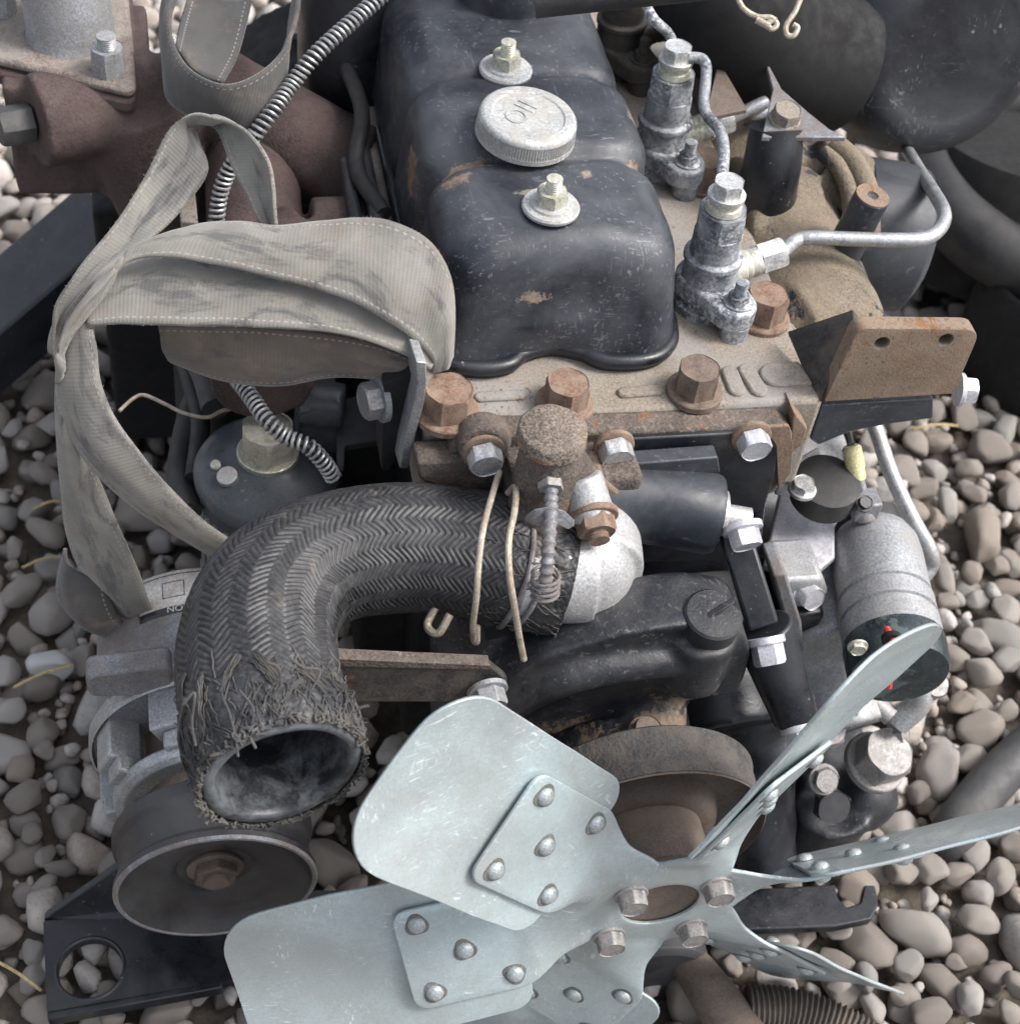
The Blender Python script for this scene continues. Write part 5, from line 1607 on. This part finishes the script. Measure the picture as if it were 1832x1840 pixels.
ribbon('webbing_band', [(812, 640, 776, 668, 1.00, 1.0), (815, 575, 776, 655, .985, .992), (806, 490, 772, 640, .972, .985), (770, 432, 738, 606, .972, .975), (700, 398, 690, 575, .975, .968), (640, 392, 640, 546, .98, .968), (580, 400, 570, 520, .985, .968), (500, 406, 480, 497, .99, .970), (430, 400, 390, 475, .99, .972),
                        (360, 405, 305, 462, .99, .974), (290, 432, 232, 470, .985, .976), (225, 468, 195, 520, .98, .978), (170, 515, 140, 590, .98, .982), (125, 590, 112, 640, .985, .99), (108, 640, 100, 690, .99, 1.0)], bulge=.005)
ribbon('webbing_band', [(790, 600, 772, 664, 1.0, .99), (740, 560, 735, 642, .992, .98), (650, 520, 640, 606, .990, .974), (560, 490, 540, 592, .992, .972), (470, 470, 450, 586, .995, .972), (380, 458, 360, 585, 1.0, .974), (300, 455, 280, 583, 1.0, .976), (230, 475, 215, 582, 1.0, .980), (180, 510, 168, 585, 1.0, .982),
                        (140, 560, 168, 592, 1.0, .985), (112, 625, 172, 620, 1.0, .985), (102, 690, 182, 690, 1.005, .99), (118, 765, 215, 765, 1.02, 1.0), (165, 840, 262, 828, 1.03, 1.015), (235, 905, 318, 890, 1.045, 1.03), (320, 962, 378, 945, 1.06, 1.045), (400, 1010, 440, 985, 1.08, 1.06)], bulge=.004)
ribbon('webbing_band', [(102, 640, 112, 650, 1.0, 1.01), (100, 700, 118, 730, 1.01, 1.02), (104, 790, 150, 800, 1.03, 1.03), (112, 880, 190, 890, 1.06, 1.05), (122, 960, 222, 965, 1.09, 1.07), (150, 1030, 250, 1030, 1.12, 1.10), (200, 1090, 272, 1085, 1.16, 1.14), (250, 1130, 300, 1120, 1.2, 1.19)], bulge=.006)
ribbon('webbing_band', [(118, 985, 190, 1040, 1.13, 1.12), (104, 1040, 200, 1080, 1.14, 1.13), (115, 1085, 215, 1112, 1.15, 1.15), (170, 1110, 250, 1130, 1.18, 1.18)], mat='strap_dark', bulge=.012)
ribbon('webbing_band', [(497, 410, 468, 405, 1.02, 1.03), (492, 340, 440, 345, 1.02, 1.04), (476, 280, 412, 285, 1.02, 1.05), (445, 238, 390, 236, 1.03, 1.06), (400, 216, 365, 214, 1.04, 1.07), (350, 206, 345, 225, 1.05, 1.07), (305, 232, 372, 300, 1.06, 1.05), (262, 315, 325, 375, 1.06, 1.05), (205, 405, 262, 435, 1.05, 1.04), (140, 485, 185, 495, 1.04, 1.03), (103, 545, 130, 555, 1.04, 1.04), (96, 610, 108, 610, 1.05, 1.06), (100, 660, 106, 660, 1.06, 1.07)], bulge=-.004)
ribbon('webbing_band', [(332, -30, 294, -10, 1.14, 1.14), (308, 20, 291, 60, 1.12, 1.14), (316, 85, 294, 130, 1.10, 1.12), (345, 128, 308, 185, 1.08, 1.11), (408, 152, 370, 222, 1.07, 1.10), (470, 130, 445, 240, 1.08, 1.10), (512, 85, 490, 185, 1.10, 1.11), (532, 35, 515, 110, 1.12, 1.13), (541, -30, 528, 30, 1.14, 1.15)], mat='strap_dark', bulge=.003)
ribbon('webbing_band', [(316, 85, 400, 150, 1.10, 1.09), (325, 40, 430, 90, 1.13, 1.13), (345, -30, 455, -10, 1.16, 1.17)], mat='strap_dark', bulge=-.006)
ribbon('webbing_band', [(285, 585, 310, 650, 1.0, 1.04), (390, 585, 400, 682, .995, 1.03), (500, 590, 500, 692, .990, 1.02), (600, 600, 590, 676, .988, 1.015), (690, 625, 690, 680, .99, 1.005), (760, 655, 745, 682, 1.0, 1.0)], mat='strap_shaded', bulge=.004)

# ================================================================ other things lying about
g = G()
b0, b1 = P(215, 400, z=-.28), P(-90, 660, z=-.40)
def square_bar(a, b, w, h):
    g = G(); d_ = (b - a).normalized(); s_ = d_.cross(Vector((0, 0, 1))).normalized(); u = s_.cross(d_)
    return g.prism([a - s_ * w - u * h, a + s_ * w - u * h, a + s_ * w + u * h, a - s_ * w + u * h], b - a)
tag(obj('steel_beam', square_bar(b0, b1, .043, .03), 'black_satin', bev=.003), 'dark steel beam lying on the pebbles beside the exhaust elbow', 'beam')['kind'] = 'thing'
r_ = .026
pts = [Vector((p.x, p.y, GZ + .024)) for p in (P(1900, 1290, z=GZ + .03), P(1800, 1385, z=GZ + .03), P(1752, 1440, z=GZ + .03), P(1722, 1482, z=GZ + .03), P(1708, 1505, z=GZ + .02))]
pts[-1].z -= .02
tag(obj('rubber_hose', G().tube(catmull(pts, 10), .020, 24), 'grey_plastic'), 'plain dark rubber hose lying on the pebbles beyond the fan', 'hose')
rh = [P(1340, 1812, z=GZ + .03), P(1420, 1818, z=GZ + .03), P(1500, 1845, z=GZ + .03), P(1580, 1890, z=GZ + .03)]
pp_ = resample(catmull(rh, 10), .0007)
n_ = len(pp_)
tag(obj('ribbed_hose', G().tube(pp_, lambda t: .0175 + .0013 * math.sin(t * n_ * .0007 / .0042 * 6.2832), 28), 'ribbed_hose', smooth=60), 'brown ribbed hose lying on the pebbles below the fan', 'hose')
tag(obj('dirty_pipe', G().lathe(P(1250, 1745, z=GZ + .04), P(1330, 1860, z=GZ + .03) - P(1250, 1745, z=GZ + .04), [(.013, -.02), (.016, 0), (.019, .03), (.020, .09)], 32), 'pulley_brown'), 'short dirt covered pipe stub beside the ribbed hose', 'pipe')
# black rubber pipes and dark fillers added to darken the right of the engine
ring = [P(1890, 330, z=-.30) + Vector((math.cos(a) * .14, math.sin(a) * .14, .02 * math.sin(a))) for a in [6.2832 * i / 60 for i in range(60)]]
tag(obj('rubber_ring', G().tube(ring, .036, 28, closed=True), 'rubber'), 'fat black rubber ring lying beyond the bracket', 'ring')
ring = [P(1950, 500, z=-.38) + Vector((math.cos(a) * .15, math.sin(a) * .15, 0)) for a in [6.2832 * i / 60 for i in range(60)]]
tag(obj('shade_drum', G().lathe(P(1880, 640, z=-.43), (0, .1, 1), [(.10, -.02), (.102, .06), (.095, .10), (.09, .105), (.09, .04), (.001, .03)], 56), 'dark_void', smooth=40), 'dark open drum added to darken the ground beside the rusty bracket', 'drum')
g = G().lathe(P(1830, 300, z=-.30), (.1, .2, 1), [(.12, -.12), (.125, .0), (.11, .03), (.06, .04), (.001, .045)], 40)  # dark shape added to blacken the far pebbles
tag(obj('shade_filler', g, 'dark_void', smooth=40), 'dark filler body added to darken the ground behind the intake manifold', 'filler')
# bits on the ground
tag(obj('quartz_lump', PEB[3].copy(), None), 'pale translucent quartz lump below the hanging sling end', 'stone')
q = bpy.data.objects['quartz_lump']; q.data.materials.clear(); q.data.materials.append(M['quartz'])
p = P(95, 1195, z=GZ + .02); q.matrix_basis = Matrix.Translation(p) @ Matrix.Diagonal((.024, .016, .016, 1))
for k, (a, b, c, d_) in enumerate([(0, 1730, 75, 1780), (60, 915, 115, 900), (25, 1235, 130, 1195), (1640, 770, 1720, 765), (40, 1020, 110, 1000)]):
    p0, p1 = P(a, b, z=GZ + .028), P(c, d_, z=GZ + .03)
    mid = (p0 + p1) / 2 + Vector((0, 0, .004))
    lb = ['dry straw stalk lying by the black mounting plate', 'dry straw blade on pebbles behind the hanging sling', 'dry straw blade pointing at the quartz lump', 'dry straw stalk below the rusty bracket', 'thin dry stalk crossing pebbles beside the sling'][k]
    tag(obj('straw', G().tube(catmull([p0, mid, p1], 6), .0013, 6), 'straw'), lb, 'straw')
